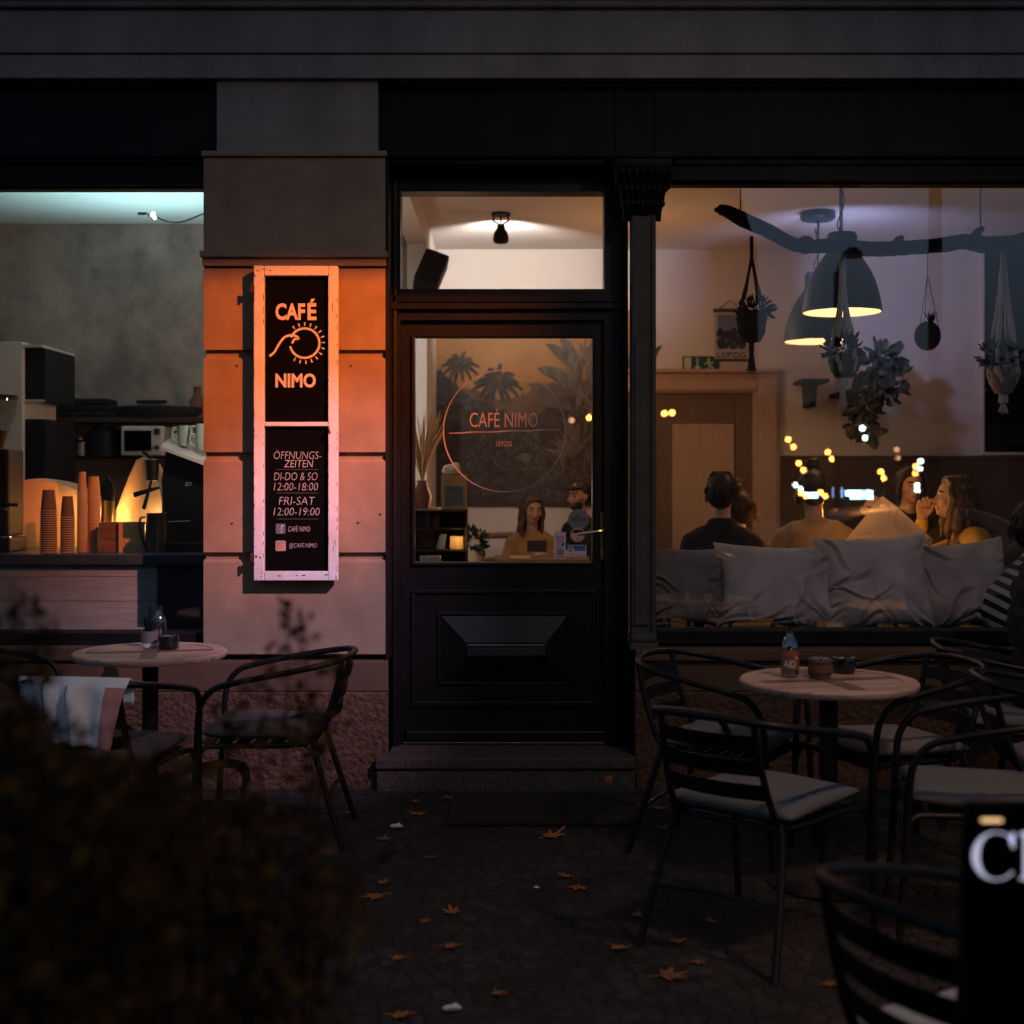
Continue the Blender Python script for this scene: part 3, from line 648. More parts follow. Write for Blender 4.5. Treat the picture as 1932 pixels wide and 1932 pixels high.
# mural of a tropical forest
t = thing('wall_mural', 'brownish tropical mural of palms and banana leaves behind the door glass', 'mural', (.28, BY, 1.24)); o = t.location
my = BY-.004
def m_(px, py): return (WX(px, my), WZ(py, my))
mat('mural_sky', (.33, .175, .075), .85, var=.22, vs=1.6); mat('mural_far', (.13, .088, .062), .85, var=.25, vs=5); mat('mural_dark', (.065, .058, .056), .85, var=.4, vs=12); mat('mural_leaf', (.115, .10, .092), .85, var=.35, vs=10); mat('mural_pale', (.17, .145, .13), .85, var=.3, vs=12)
x0, z0 = m_(813, 948); x1, z1 = m_(1226, 585)
MB().box(x0, x1, my, BY-.0005, z0, z1).build('sky_field', 'mural_sky', t, off=o)
rm = random.Random(11)
def blob_top(pts, amp, step=2.2):                    # a leafy edge through the points
    P = catmull([(a, c, 0) for a, c in pts], 10); out = []
    for p in P: out.append((p.x, p.y+rm.uniform(-amp, amp)))
    return out
def mass(pts, amp, m, y):
    T = blob_top(pts, amp); q = MB(); v = []; f = []
    for a, c in T:
        x, z = m_(a, c); v += [(x, y, z), (x, y, z0)]
    for i in range(len(T)-1): f.append((2*i, 2*i+1, 2*i+3, 2*i+2))
    return q.add(v, f).build('forest_band', m, t, off=o)
mass([(813, 706), (840, 712), (880, 735), (915, 742), (950, 752), (985, 745), (1020, 728), (1060, 722), (1100, 715), (1160, 700), (1225, 690)], 4, 'mural_far', my-.002)
mass([(813, 700), (832, 698), (855, 722), (885, 748), (915, 762), (945, 772), (975, 790), (1000, 792), (1030, 770), (1050, 760), (1080, 748), (1120, 742), (1225, 735)], 5, 'mural_dark', my-.004)
lc_ = [0]
def leafpoly(q, px, py, ln, wd, a, y, bend=0.):
    lc_[0] = (lc_[0]+1) % 400; y -= lc_[0]*4e-6
    up = []; dn = []
    for k in range(7):
        s_ = k/6; an = a+bend*s_; cx_ = px+ln*s_*math.cos(a+bend*s_*.5); cy_ = py-ln*s_*math.sin(a+bend*s_*.5); h_ = wd*.5*math.sin(math.pi*min(1, s_*.97+.03))**.8
        up.append((cx_-h_*math.sin(an), cy_-h_*math.cos(an))); dn.append((cx_+h_*math.sin(an), cy_+h_*math.cos(an)))
    P = up+dn[::-1]
    q.poly([(m_(*p)[0], y, m_(*p)[1]) for p in P])
fo = MB()
for k in range(750):
    px = rm.uniform(815, 1222); lim = 745 if px < 900 else (790 if px < 1040 else 740)
    py = lim+(940-lim)*rm.random()**.8
    leafpoly(fo, px, py, rm.uniform(5, 16), rm.uniform(2, 5), rm.uniform(0, 6.28), my-.006-rm.random()*.002, rm.uniform(-.8, .8))
fo.build('leaf_texture', 'mural_leaf', t, off=o)
fo = MB()
for k in range(150):
    px = rm.uniform(900, 1222); py = rm.uniform(790, 940)
    leafpoly(fo, px, py, rm.uniform(4, 10), rm.uniform(1.5, 3), rm.uniform(0, 6.28), my-.0085, rm.uniform(-.6, .6))
for k in range(15): leafpoly(fo, 992, 855, rm.uniform(14, 26), 3, R(200+k*10+rm.uniform(-3, 3)), my-.009, -.7)
fo.build('leaf_texture', 'mural_pale', t, off=o)
def palm(px, py, s_, n, m):
    q = MB(); T_ = catmull([(px, py, 0), (px-2*s_, py+14*s_, 0), (px-9*s_, py+32*s_, 0), (px-18*s_, py+62*s_, 0)], 5)
    q2 = stroke([m_(p.x, p.y) for p in T_], [.011*s_]*len(T_), my-.005); q.add(q2.v, q2.f)
    for k in range(n):
        a = R(-75+330*k/(n-1))+rm.uniform(-.1, .1); up_ = math.sin(a); ln = s_*rm.uniform(29, 36)*(1 if up_ > -.3 else .85); prev = None; rib = []
        for j in range(12):
            u_ = j/11; x = px+ln*u_*math.cos(a); y = py-ln*u_*up_*.85+s_*13*u_**2*(1 if abs(math.cos(a)) > .3 else .4)
            rib.append(m_(x, y))
            if prev and j > 1:
                d = math.atan2(-(y-prev[1]), x-prev[0]); w_ = s_*(9.5-6*abs(u_-.45))*(1-.35*u_)
                for sg in (-1, 1): leafpoly(q, x, y, w_, s_*1.7, d+sg*.62, my-.0055-.0002*k, -sg*.25)
            prev = (x, y)
        q2 = stroke(rib, [.006*s_]*len(rib), my-.0056-.0002*k); q.add(q2.v, q2.f)
    q.build('painted_palm', m, t, off=o)
palm(868, 686, 1.0, 12, 'mural_dark'); palm(938, 718, 1.32, 14, 'mural_dark')
q = MB()
for px, py, ln, wd, a, bd in ((1075, 770, 92, 22, 128, 45), (1080, 775, 70, 18, 148, 40), (1085, 740, 85, 24, 118, 60), (1095, 720, 95, 24, 100, 30), (1090, 700, 80, 22, 125, 30), (1110, 720, 110, 26, 80, -30), (1120, 760, 120, 26, 70, -25), (1150, 740, 130, 28, 95, 25), (1180, 760, 130, 28, 75, -35), (1100, 690, 60, 18, 75, -40), (1085, 800, 60, 14, 160, 35), (1200, 730, 120, 26, 110, 30)):
    leafpoly(q, px, py, ln, wd, R(a), my-.010, R(bd))
q.build('banana_leaves', 'mural_leaf', t, off=o)
q = MB()
for k in range(60):
    px = rm.uniform(1062, 1220); leafpoly(q, px, rm.uniform(670, 900), rm.uniform(30, 70), rm.uniform(3, 7), R(rm.uniform(60, 130)), my-.012, rm.uniform(-.6, .6))
for k in range(8): leafpoly(q, 1085, 860, rm.uniform(40, 75), 7, R(60+k*15), my-.0125, rm.uniform(-.5, .5))
q.build('leaf_ribs', 'mural_pale', t, off=o)

# spot lamp on the ceiling
ly_ = 4.17; lx = WX(945, ly_)
t = thing('ceiling_spotlight', 'small black pear-shaped spotlight hanging under the bright ceiling above the door', 'spotlight', (lx, ly_, CE)); o = t.location
q = MB(); q.lathe([(0, CE-.001), (.075, CE-.001), (.075, CE-.02), (0, CE-.022)], c=(lx, ly_, 0)); q.build('ceiling_plate', 'black_plastic', t, smooth=True, off=o)
q = MB()
for sx in (-1, 0, 1): q.tube(catmull([(lx+.05*sx, ly_, CE-.02), (lx+.06*sx, ly_, CE-.06), (lx+.012*sx, ly_, CE-.09), (lx, ly_, CE-.14)], 4), .008, 6)
q.lathe([(0, CE-.12), (.025, CE-.125), (.03, CE-.15), (.0, CE-.17)], c=(lx, ly_, 0), n=12); q.build('bracket', 'black_plastic', t, smooth=True, off=o)
zt = WZ(423, ly_); zb = WZ(460, ly_)
prof = [(.0, zt), (.03, zt-.005), (.035, zt-.04), (.05, zt-.06), (.062, zt-.10), (.062, zb+.02), (.045, zb+.004), (0, zb)]
q = MB(); q.lathe(prof, c=(lx, ly_, 0)); q.build('lamp_body', 'black_plastic', t, smooth=True, off=o)
def lamp(kind, name, loc, col, e, size=.05, target=None, angle=90, blend=.5, parent=None):
    l = bpy.data.lights.new(name, kind); l.energy = e; l.color = col
    if kind == 'AREA': l.size = size
    else: l.shadow_soft_size = size
    if kind == 'SPOT': l.spot_size = R(angle); l.spot_blend = blend
    o_ = bpy.data.objects.new(name, l); C.objects.link(o_); o_.location = loc
    if target is not None: o_.rotation_euler = (Vector(target)-Vector(loc)).to_track_quat('-Z', 'Y').to_euler()
    return o_
lamp('SPOT', 'spotlight_beam', (lx, ly_+.10, 3.30), (1, .90, .82), 92, .03, (lx, 5.8, 3.42), 104, .75)
# hanging speaker in the room corner
t = thing('loudspeaker', 'black loudspeaker tilted on the white wall at the lower left of the transom', 'speaker', (WX(806, 4.4), 4.4, 2.9)); o = t.location
q = MB(); q.box(-.10, .10, -.10, .10, -.15, .15, .02); mxr = Matrix.Translation((WX(813, 4.3), 4.3, WZ(514, 4.3))) @ Matrix.Rotation(R(20), 4, 'Y') @ Matrix.Rotation(R(-25), 4, 'X')
q.v = [tuple(mxr @ Vector(p)) for p in q.v]; q.build('cabinet', 'black_plastic', t, off=o)
q = MB(); q.tube([(WX(806, 4.4), 4.42, WZ(520, 4.4)), (-.70, 4.6, WZ(520, 4.4))], .02, 8); q.box(-.688, -.66, 4.52, 4.70, WZ(545, 4.4), WZ(495, 4.4)); q.build('wall_bracket', 'black_plastic', t, off=o)

# ------------------------------------------------------------------ kitchen side
CT = 1.075                                           # counter top height
t = thing('serving_counter', 'pale plank-fronted coffee counter with a dark top inside the window', 'counter', (-3.2, .6, FL)); o = t.location
q = MB(); xe = WX(296, .46)
for za, zb_ in ((.62, WZ(1135, .46)), (WZ(1134.4, .46), WZ(1088, .46)), (WZ(1087.6, .46), WZ(1062, .46))): q.box(L_+.01, xe, .46, .49, za, zb_, .003)
q.build('plank_front', 'white_planks', t, off=o)
q = MB(); q.box(xe+.001, -.95, .475, .5, FL, CT-.06); q.box(L_+.01, -.95, .50, 1.05, FL, CT-.06); q.build('carcass', 'black_plastic', t, off=o)
q = MB(); q.box(L_+.01, -.95, .42, 1.10, CT-.055, CT, .006); q.build('worktop', 'counter_top', t, off=o)
def P3(px, py, y): return Vector((WX(px, y), y, WZ(py, y)))
# coffee grinder at the left edge
gx = WX(2, .62)
t = thing('coffee_grinder', 'black coffee grinder with a clear bean hopper at the left end of the counter', 'grinder', (gx, .68, CT)); o = t.location
yg = .68; gx = WX(-6, yg)
q = MB(); q.box(gx-.1, WX(30, yg), yg-.10, yg+.12, CT+.08, WZ(848, yg), .015); q.box(gx-.1, WX(36, yg), yg-.13, yg+.12, CT, CT+.075, .012); q.box(gx-.05, WX(47, yg), yg-.10, yg-.02, WZ(955, yg), WZ(949, yg), .002)
q.build('body', 'black_plastic', t, off=o)
q = MB(); q.tube([(WX(20, yg), yg-.11, WZ(1012, yg)), (WX(38, yg), yg-.13, WZ(1012, yg))], .008, 8); q.box(WX(12, yg), WX(26, yg), yg-.115, yg-.1005, WZ(962, yg), WZ(958, yg)); q.build('lever', 'steel', t, off=o)
hz0, hz1 = WZ(846, yg), WZ(753, yg); hr = (WX(30, yg)-gx)
q = MB(); q.lathe([(.035, hz0), (.04, hz0+.03), (hr*.7, hz0+.12), (hr*.95, hz0+.19), (hr, hz1)], c=(gx, yg, 0), n=32); q.build('hopper', 'hopper_glass', t, smooth=True, off=o)
q = MB(); q.lathe([(0, hz1+.001), (hr+.006, hz1+.001), (hr+.006, hz1+.02), (0, hz1+.024)], c=(gx, yg, 0), n=32); q.build('hopper_lid', 'black_plastic', t, smooth=True, off=o)
q = MB(); q.lathe([(0, hz0+.002), (.03, hz0+.002), (.036, hz0+.03), (hr*.55, hz0+.09), (0, hz0+.10)], c=(gx, yg, 0), n=24); q.build('coffee_beans', 'rust', t, smooth=True, off=o)
# paper cup stacks
def cups(px0, px1, pt, pb, y, m, label, pitch):
    cx_ = WX((px0+px1)/2, y); rb = (WX(px1, y)-WX(px0, y))/2; H = WZ(pt, y)-CT; cuph = min(.11, H*.5)
    t_ = thing('paper_cup_stack', label, 'cup stack', (cx_, y, CT), group='upturned paper cup stacks on the counter')
    nrm = int((H-cuph)/pitch)
    for k in range(nrm+1):
        z_ = k*(H-cuph)/max(nrm, 1); top = k == nrm
        q = MB(); rt = rb*.70; zt_ = cuph if top else (H-cuph)/max(nrm, 1)-.0006
        rr_ = rt if top else rb*.93
        q.cm = 1; q.lathe([(rb*.86, z_), (rb, z_+.0006), (rb, z_+.0030), (rb*.86, z_+.0036)], n=24, closed=True); q.cm = 0; q.lathe([(rb*.87, z_+.003), (rr_*.93, z_+zt_), (0, z_+zt_-.002 if top else z_+zt_)], n=24)
        q.build('paper_cup', [m, 'cup_rim_lit'], t_, smooth=True)
cups(75, 109, 924, 1033, .60, 'paper_kraft', 'leftmost and widest dark brown stack of upturned paper cups', .0115)
cups(113, 142, 936, 1033, .60, 'paper_kraft', 'shorter dark brown cup stack between the wide one and the tall tan ones', .0115)
cups(145, 165, 890, 1033, .66, 'paper_tan', 'tallest narrow tan stack of small espresso cups', .0055)
cups(163, 191, 899, 1033, .70, 'paper_tan', 'tall tan stack of cups with widely spaced rims beside the narrow one', .0115)
# rounded tan hood behind the cups, stand-in for an unidentified shape
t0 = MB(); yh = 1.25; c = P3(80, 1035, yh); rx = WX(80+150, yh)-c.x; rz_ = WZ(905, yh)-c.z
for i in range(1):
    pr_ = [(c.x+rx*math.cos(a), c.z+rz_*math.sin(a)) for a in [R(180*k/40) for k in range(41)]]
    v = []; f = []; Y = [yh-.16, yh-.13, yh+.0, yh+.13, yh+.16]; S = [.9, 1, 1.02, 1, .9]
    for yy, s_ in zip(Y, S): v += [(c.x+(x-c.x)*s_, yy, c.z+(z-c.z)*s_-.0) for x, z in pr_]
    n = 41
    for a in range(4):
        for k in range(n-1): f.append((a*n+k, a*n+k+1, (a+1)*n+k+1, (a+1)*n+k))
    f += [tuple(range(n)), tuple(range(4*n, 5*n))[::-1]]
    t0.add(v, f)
one('tan_hood', t0, 'tan_glow', 'big rounded tan hood glowing in warm light behind the cup stacks', 'bread bin', loc=None)
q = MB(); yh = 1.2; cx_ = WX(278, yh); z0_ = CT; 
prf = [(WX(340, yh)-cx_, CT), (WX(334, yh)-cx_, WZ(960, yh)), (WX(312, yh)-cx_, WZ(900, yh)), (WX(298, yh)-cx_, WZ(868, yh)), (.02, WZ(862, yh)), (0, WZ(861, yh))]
q.lathe(prf, c=(cx_, yh, 0), n=36); one('tapered_hood', q, 'tan_glow', 'tapering pale hood lit warm behind the espresso machine handles', 'hood')  # stand-in for an unidentified warm-toned shape
# small containers
q = MB(); y = .85; cx_ = WX(203, y); q.lathe([(0, CT), (.036, CT), (.036, WZ(945, y)), (0, WZ(945, y))], c=(cx_, y, 0)); 
t = thing('coffee_tin', 'small brass-banded tin with a dark rounded lid behind the wooden box', 'tin', (cx_, y, CT)); o = t.location
q.build('tin_body', 'brass', t, smooth=True, off=o)
q = MB(); q.lathe([(.037, WZ(944.5, y)), (.037, WZ(925, y)), (.03, WZ(910, y)), (.012, WZ(904, y)), (.01, WZ(898, y)), (0, WZ(897, y))], c=(cx_, y, 0)); q.build('lid', 'black_plastic', t, smooth=True, off=o)
y = .62; t = thing('napkin_box', 'open light wooden box standing on the counter beside the cups', 'box', (WX(233, y), y, CT)); o = t.location
q = MB(); xa_, xm_, xb_ = WX(190, y), WX(229, y), WX(277, y); zt_ = WZ(985, y)
q.box(xm_, xb_, y-.05, y-.042, CT, zt_); q.box(xm_, xb_, y+.05, y+.058, CT, zt_); q.box(xm_, xm_+.008, y-.0418, y+.0498, CT, zt_); q.box(xb_-.008, xb_, y-.0418, y+.0498, CT, zt_); q.box(xm_+.0085, xb_-.0085, y-.0415, y+.0495, CT, CT+.006)
q.build('tray', 'light_wood', t, off=o)
q = MB(); q.box(xa_, xm_-.002, y-.03, y+.05, CT, zt_, .002); q.build('side_box', 'brown_wood', t, off=o)
y = .60; cx_ = WX(297, y); t = thing('milk_pitcher', 'shiny steel milk pitcher in front of the espresso machine', 'pitcher', (cx_, y, CT)); o = t.location
q = MB(); rp = WX(319, y)-cx_; zt_ = WZ(968, y); q.lathe([(0, CT), (rp*.95, CT), (rp, CT+.02), (rp*.98, CT+.09), (rp*.92, zt_-.01), (rp*.95, zt_), (rp*.88, zt_-.002), (rp*.86, CT+.01), (0, CT+.008)], c=(cx_, y, 0), n=32); q.build('jug', 'dark_steel', t, smooth=True, off=o)
q = MB(); q.tube(catmull([(cx_-rp*.9, y-.03, zt_-.02), (cx_-rp*1.25, y-.05, zt_-.03), (cx_-rp*1.25, y-.05, zt_-.09), (cx_-rp*.95, y-.03, CT+.03)], 5), .006, 8); q.build('handle', 'dark_steel', t, smooth=True, off=o)
# espresso machine
t = thing('espresso_machine', 'black espresso machine with a pale cup tray against the pier', 'espresso machine', (WX(370, .85), .85, CT)); o = t.location
q = MB(); y = .70
q.prism([(WX(310, y), CT+.02), (WX(470, y), CT+.02), (WX(470, y), WZ(885, y)), (WX(312, y), WZ(848, y)), (WX(303, y), WZ(905, y))], y+.02, y+.45)
q.box(WX(312, y), WX(470, y), y-.10, y+.45, CT+.0, CT+.05, .008)
q.build('body', 'black_plastic', t, off=o)
q = MB(); q.add([(WX(308, y), y-.06, WZ(842, y)), (WX(470, y), y-.06, WZ(900, y)), (WX(470, y), y+.42, WZ(868, y)), (WX(300, y), y+.42, WZ(806, y)),
                (WX(308, y), y-.06, WZ(848, y)), (WX(470, y), y-.06, WZ(908, y)), (WX(470, y), y+.42, WZ(876, y)), (WX(300, y), y+.42, WZ(812, y))], [(0, 1, 2, 3), (7, 6, 5, 4), (0, 4, 5, 1), (1, 5, 6, 2), (2, 6, 7, 3), (3, 7, 4, 0)])
q.build('cup_tray', 'white_metal', t, off=o)
text('E71', WX(348, y), WX(359.5, y), WZ(917, y), WZ(910, y), y+.018, .02, .15).build('lettering', 'sign_white', t, off=o)
q = MB()
q.tube([P3(252, 934, y-.1), P3(282, 925, y-.08), P3(300, 920, y-.02)], [.014, .012, .007], 10); q.tube([P3(271, 960, y-.12), P3(278, 935, y-.1), P3(286, 905, y-.05)], [.010, .009, .006], 10)
q.tube([P3(270, 852, y-.05), P3(281, 862, y-.05), P3(289, 866, y-.02)], [.010, .009, .006], 8)
q.build('portafilter', 'black_plastic', t, smooth=True, off=o)
q = MB(); q.lathe([(0, WZ(908, y)), (.030, WZ(906, y)), (.034, WZ(880, y)), (.040, WZ(868, y)), (0, WZ(866, y))], c=(WX(292, y), y-.05, 0)); q.build('group_head', 'dark_steel', t, smooth=True, off=o)
q = MB(); q.tube([P3(305, 985, y-.1), P3(360, 983, y-.1)], .004, 8); q.tube(catmull([P3(300, 905, y-.06), P3(306, 940, y-.08), P3(307, 975, y-.08)], 4), .005, 8); q.build('steam_wand', 'steel', t, smooth=True, off=o)
# cups on the tray
def mug(px, py, y, r_, h_, label, hs=-1):
    p = P3(px, py, y); t_ = thing('coffee_cup', label, 'cup', p, group='cups on the espresso machine'); q = MB()
    q.lathe([(0, 0), (r_*.72, 0), (r_*.95, h_*.35), (r_, h_), (r_*.93, h_), (r_*.86, h_*.35), (0, .008)], n=28); q.build('bowl', 'cup_green', t_, smooth=True)
    q = MB(); q.tube(catmull([(hs*r_*.93, -.02, h_*.85), (hs*r_*1.4, -.03, h_*.8), (hs*r_*1.35, -.03, h_*.35), (hs*r_*.9, -.02, h_*.25)], 5), .0055, 8); q.build('handle', 'cup_green', t_, smooth=True)
mug(349, 842, .78, .043, .10, 'tall pale green cup standing at the front edge of the tray'); mug(350, 830, .785, .044, .075, 'pale green cup nested on top of the taller one'); mug(384, 850, .75, .044, .10, 'pale green cup half hidden by the pier'); mug(385, 832, .76, .045, .09, 'upper pale green cup cut off by the pier edge')
# back shelf, microwave and jars
y = 4.25; t = thing('kitchen_shelf', 'long dark wall shelf above the microwave', 'shelf', (WX(240, y), y, WZ(792, y))); o = t.location
q = MB(); q.box(WX(82, y), -.95, y-.15, KY-.001, WZ(798, y), WZ(789, y), .004); q.build('board', 'dark_wood', t, off=o)
q = MB(); q.box(WX(82, y), -.95, y+.1, KY-.002, WZ(865, y), WZ(860, y)); q.build('lower_board', 'dark_wood', t, off=o)
t = thing('microwave', 'white microwave oven with a dark window on the lower shelf', 'microwave', (WX(270, y), y, WZ(861, y))); o = t.location
q = MB(); q.box(WX(242, y), WX(321, y), y-.2, y+.15, WZ(861, y)+.003, WZ(806, y), .012); q.build('case', 'white_metal', t, off=o)
q = MB(); q.box(WX(249, y), WX(299, y), y-.212, y-.2005, WZ(852, y), WZ(814, y), .004); q.build('door_window', 'chalkboard', t, off=o)
q = MB(); q.box(WX(304, y), WX(314, y), y-.21, y-.2005, WZ(822, y), WZ(810, y)); q.lathe([(0, 0), (.02, 0), (.018, .02), (0, .02)], n=16, mx=Matrix.Rotation(R(90), 4, 'X'), c=(WX(309, y), y-.201, WZ(845, y))); q.build('controls', 'dark_steel', t, off=o)
def pot(px, pb, ptp, w_, y, m, nm, label, cat, lid=True):
    p = P3(px, pb, y); h_ = WZ(ptp, y)-WZ(pb, y); r_ = (WX(px+w_/2, y)-WX(px-w_/2, y))/2; q = MB()
    q.lathe([(0, .003), (r_*.9, .003), (r_, h_*.2), (r_, h_*.85), (r_*1.06, h_*.87)]+([(r_*.8, h_*.95), (.02, h_), (0, h_)] if lid else [(r_*1.06, h_), (r_*.9, h_), (r_*.85, .02), (0, .015)]), n=24)
    return one(nm, q, m, label, cat, loc=p, group=None)
pot(101, 789, 748, 40, y, 'dark_teal', 'cooking_pot', 'tall dark teal pot at the left end of the kitchen shelf', 'pot')
t = thing('pan_stack', 'low stack of dark baking tins in the middle of the kitchen shelf', 'baking tins', P3(170, 789, y)); 
for k in range(3): q = MB(); q.box(-.24+.03*k, .24-.03*k, -.14, .14, .003+.05*k, .05+.05*k, .012); q.build('baking_tin', 'black_plastic', t)
t = thing('lidded_roaster', 'wide flat dark roaster with a knob on its lid, right end of kitchen shelf', 'roaster', P3(286, 789, y))
q = MB(); q.lathe([(0, .003), (.40, .003), (.42, .03), (.42, .085), (.05, .11), (0, .11)], n=32); q.v = [(x, y_*.4, z) for x, y_, z in q.v]; q.build('pan', 'black_plastic', t, smooth=True)
q = MB(); q.box(-.12, .12, -.03, .03, .115, .145, .012); q.build('lid_knob', 'black_plastic', t)
q = MB(); p = P3(372, 789, y); q.lathe([(0, .003), (.06, .003), (.06, .14), (.03, .18), (.03, .24), (.035, .25), (0, .25)], n=20); one('oil_bottle', q, 'terracotta', 'reddish bottle beside the pier on the kitchen shelf', 'bottle', loc=p)
for k, (px, pb, r_, h_, lb) in enumerate(((120, 861, .07, .20, 'round glass jar at the left of the lower shelf'), (150, 861, .09, .15, 'squat glass jar left of the dark canister'), (196, 861, .13, .26, 'bulky dark canister left of the microwave'))):
    q = MB(); q.lathe([(0, .003), (r_, .003), (r_, h_*.75), (r_*.6, h_*.88), (r_*.6, h_), (0, h_)], n=20); one('storage_jar', q, 'black_plastic' if k == 2 else 'dark_steel', lb, 'jar', loc=P3(px, pb, y))
# tall cabinet at the far left
y = 3.2; t = thing('tall_cabinet', 'tall white cabinet with an open black niche at the far left', 'cabinet', (WX(0, y), y, FL)); o = t.location
zt_ = WZ(645, y); q = MB(); q.box(L_+.02, WX(42, y), y, y+.7, FL, zt_, .004); q.build('white_side', 'white_wall', t, off=o)
q = MB(); q.box(WX(42, y)+.002, WX(80, y), y+.05, y+.7, FL, WZ(790, y)); q.box(WX(42, y)+.002, WX(80, y), y+.05, y+.7, WZ(755, y), zt_-.04); q.build('black_bay', 'black_plastic', t, off=o)
q = MB(); q.box(WX(42, y)+.002, WX(80, y), y+.04, y+.049, WZ(758, y), WZ(753, y)); q.box(WX(42, y)+.002, WX(80, y), y+.0, y+.7, zt_-.038, zt_-.02); q.build('trim', 'white_metal', t, off=o)
# ceiling lamp with cord
y = 2.9; t = thing('ceiling_light', 'small lit ceiling fitting with a drooping grey cord at the top of the counter window', 'ceiling light', P3(290, 406, y)); o = t.location
q = MB(); q.box(WX(262, y), WX(280, y), y-.04, y+.04, WZ(408, y), WZ(402, y), .006); q.build('housing', 'lamp_grey', t, off=o)
q = MB(); q.tube(catmull([P3(280, 406, y), P3(292, 408, y), P3(312, 417, y), P3(335, 420, y), P3(360, 413, y), P3(400, 396, y)], 6), .006, 6); q.build('cord', 'lamp_grey', t, smooth=True, off=o)
emit('lit_bulb', (1, .75, .5), 12)
q = MB(); q.ell(P3(289, 403.5, y), .014, 8, 6); q.ell(P3(292, 411, y), .012, 8, 6); q.ell(P3(286, 406, y), .009, 8, 6); q.build('bulb', 'lit_bulb', t, off=o)
lamp('SPOT', 'kitchen_upfill', (-2.6, 3.5, 2.55), (.50, .94, .98), 108, .35, (-2.7, 3.2, 3.6), 150, .8)  # unseen teal fill thrown up at the ceiling
lamp('POINT', 'counter_fill', (WX(190, 1.0), .98, CT+.20), (1, .48, .15), 6.0, .03)  # added unseen fills that warm the things on the counter
lamp('POINT', 'counter_fill', (WX(318, .95), .98, CT+.10), (1, .60, .28), 4.6, .02)
lamp('POINT', 'counter_fill', (WX(404, .45), .45, 1.78), (1, .86, .70), 4.0, .03)  # added unseen fill for the cups on the tray
lamp('POINT', 'kitchen_fill', (-1.45, 2.7, 2.2), (1, .66, .50), 21, .2)  # added unseen fill, kept out of view behind the pier

# things seen low through the door glass
y = 2.7; t = thing('display_shelf', 'dark shelf unit with books standing behind the door glass', 'shelf unit', (WX(830, y), y, FL)); o = t.location
q = MB(); xa_, xb_ = WX(770, y), WX(876, y)
for zz in (WZ(962, y), WZ(995, y), WZ(1037, y), WZ(1100, y)): q.box(xa_, xb_, y-.02, y+.28, zz-.012, zz, .002)
q.box(xa_-.02, xa_-.001, y-.02, y+.28, FL, WZ(955, y)); q.box(xb_+.001, xb_+.016, y+.05, y+.28, FL, WZ(961, y)); q.box(xa_, xb_, y+.281, y+.295, FL, WZ(961, y)); q.build('carcass', 'dark_wood', t, off=o)
q = MB(); q.box(WX(832, y), WX(879, y), y+.04, y+.16, WZ(961.8, y), WZ(896, y), .003)
t2 = thing('photo_display', 'yellowish wooden display box with two photographs on the dark shelf', 'display box', (WX(855, y), y+.05, WZ(961.8, y))); o2 = t2.location
q.build('box', 'light_wood', t2, off=o2)
for a, c in ((917, 933), (935, 953)): MB().box(WX(839, y), WX(873, y), y+.034, y+.0385, WZ(c, y), WZ(a, y)).build('photograph', 'poster_sky', t2, off=o2)
q = MB(); 
for k in range(9): q.ell((WX(850+rm.uniform(-10, 10), y), y+.1+rm.uniform(-.02, .02), WZ(884+rm.uniform(-6, 5), y)), (.032, .03, .025), 10, 8)
q.ell((WX(850, y), y+.1, WZ(887, y)), (.042, .035, .028), 14, 10)
one('pale_stone', fuse(q, .006, 4), 'white_wall', 'pale lumpy stone lying on top of the yellowish display box', 'stone')
q = MB(); q.prism([(WX(822, y), WZ(1036.5, y)), (WX(838, y), WZ(1036.5, y)), (WX(842, y), WZ(1008, y)), (WX(830, y), WZ(1008, y))], y+.02, y+.05); one('leaning_card', q, 'poster_sky', 'coloured card leaning on the middle shelf behind the door', 'card', smooth=False)
q = MB(); q.box(WX(848, y), WX(874, y), y+.05, y+.15, WZ(1036.8, y), WZ(1012, y), .003); one('amber_box', q, 'light_wood', 'amber wooden box on the shelf right of the leaning card', 'box', smooth=False)
q = MB(); q.box(WX(793, y), WX(832, y), y-.05, y-.03, WZ(1064, y), WZ(1048, y), .002); one('lit_card', q, 'white_wall', 'small pale card at the lower left corner of the door glass', 'card', smooth=False)
for k in range(7):
    q = MB(); px = 787+k*6.0; q.box(WX(px, y), WX(px+4.6, y), y+.02, y+.18, WZ(994.6, y), WZ(972+rm.uniform(-5, 6), y), .002)
    one('upright_book', q, rm.choice(['dark_wood', 'black_knit', 'denim', 'terracotta']), ['first', 'second', 'third', 'fourth', 'fifth', 'sixth', 'seventh'][k]+' book from the left on the dark shelf behind the door', 'book', 'books on the dark shelf', smooth=False)
lamp('POINT', 'shelf_fill', (WX(862, y), y-.03, WZ(1018, y)), (1, .55, .2), .5, .015)  # small unseen fill added at the shelf
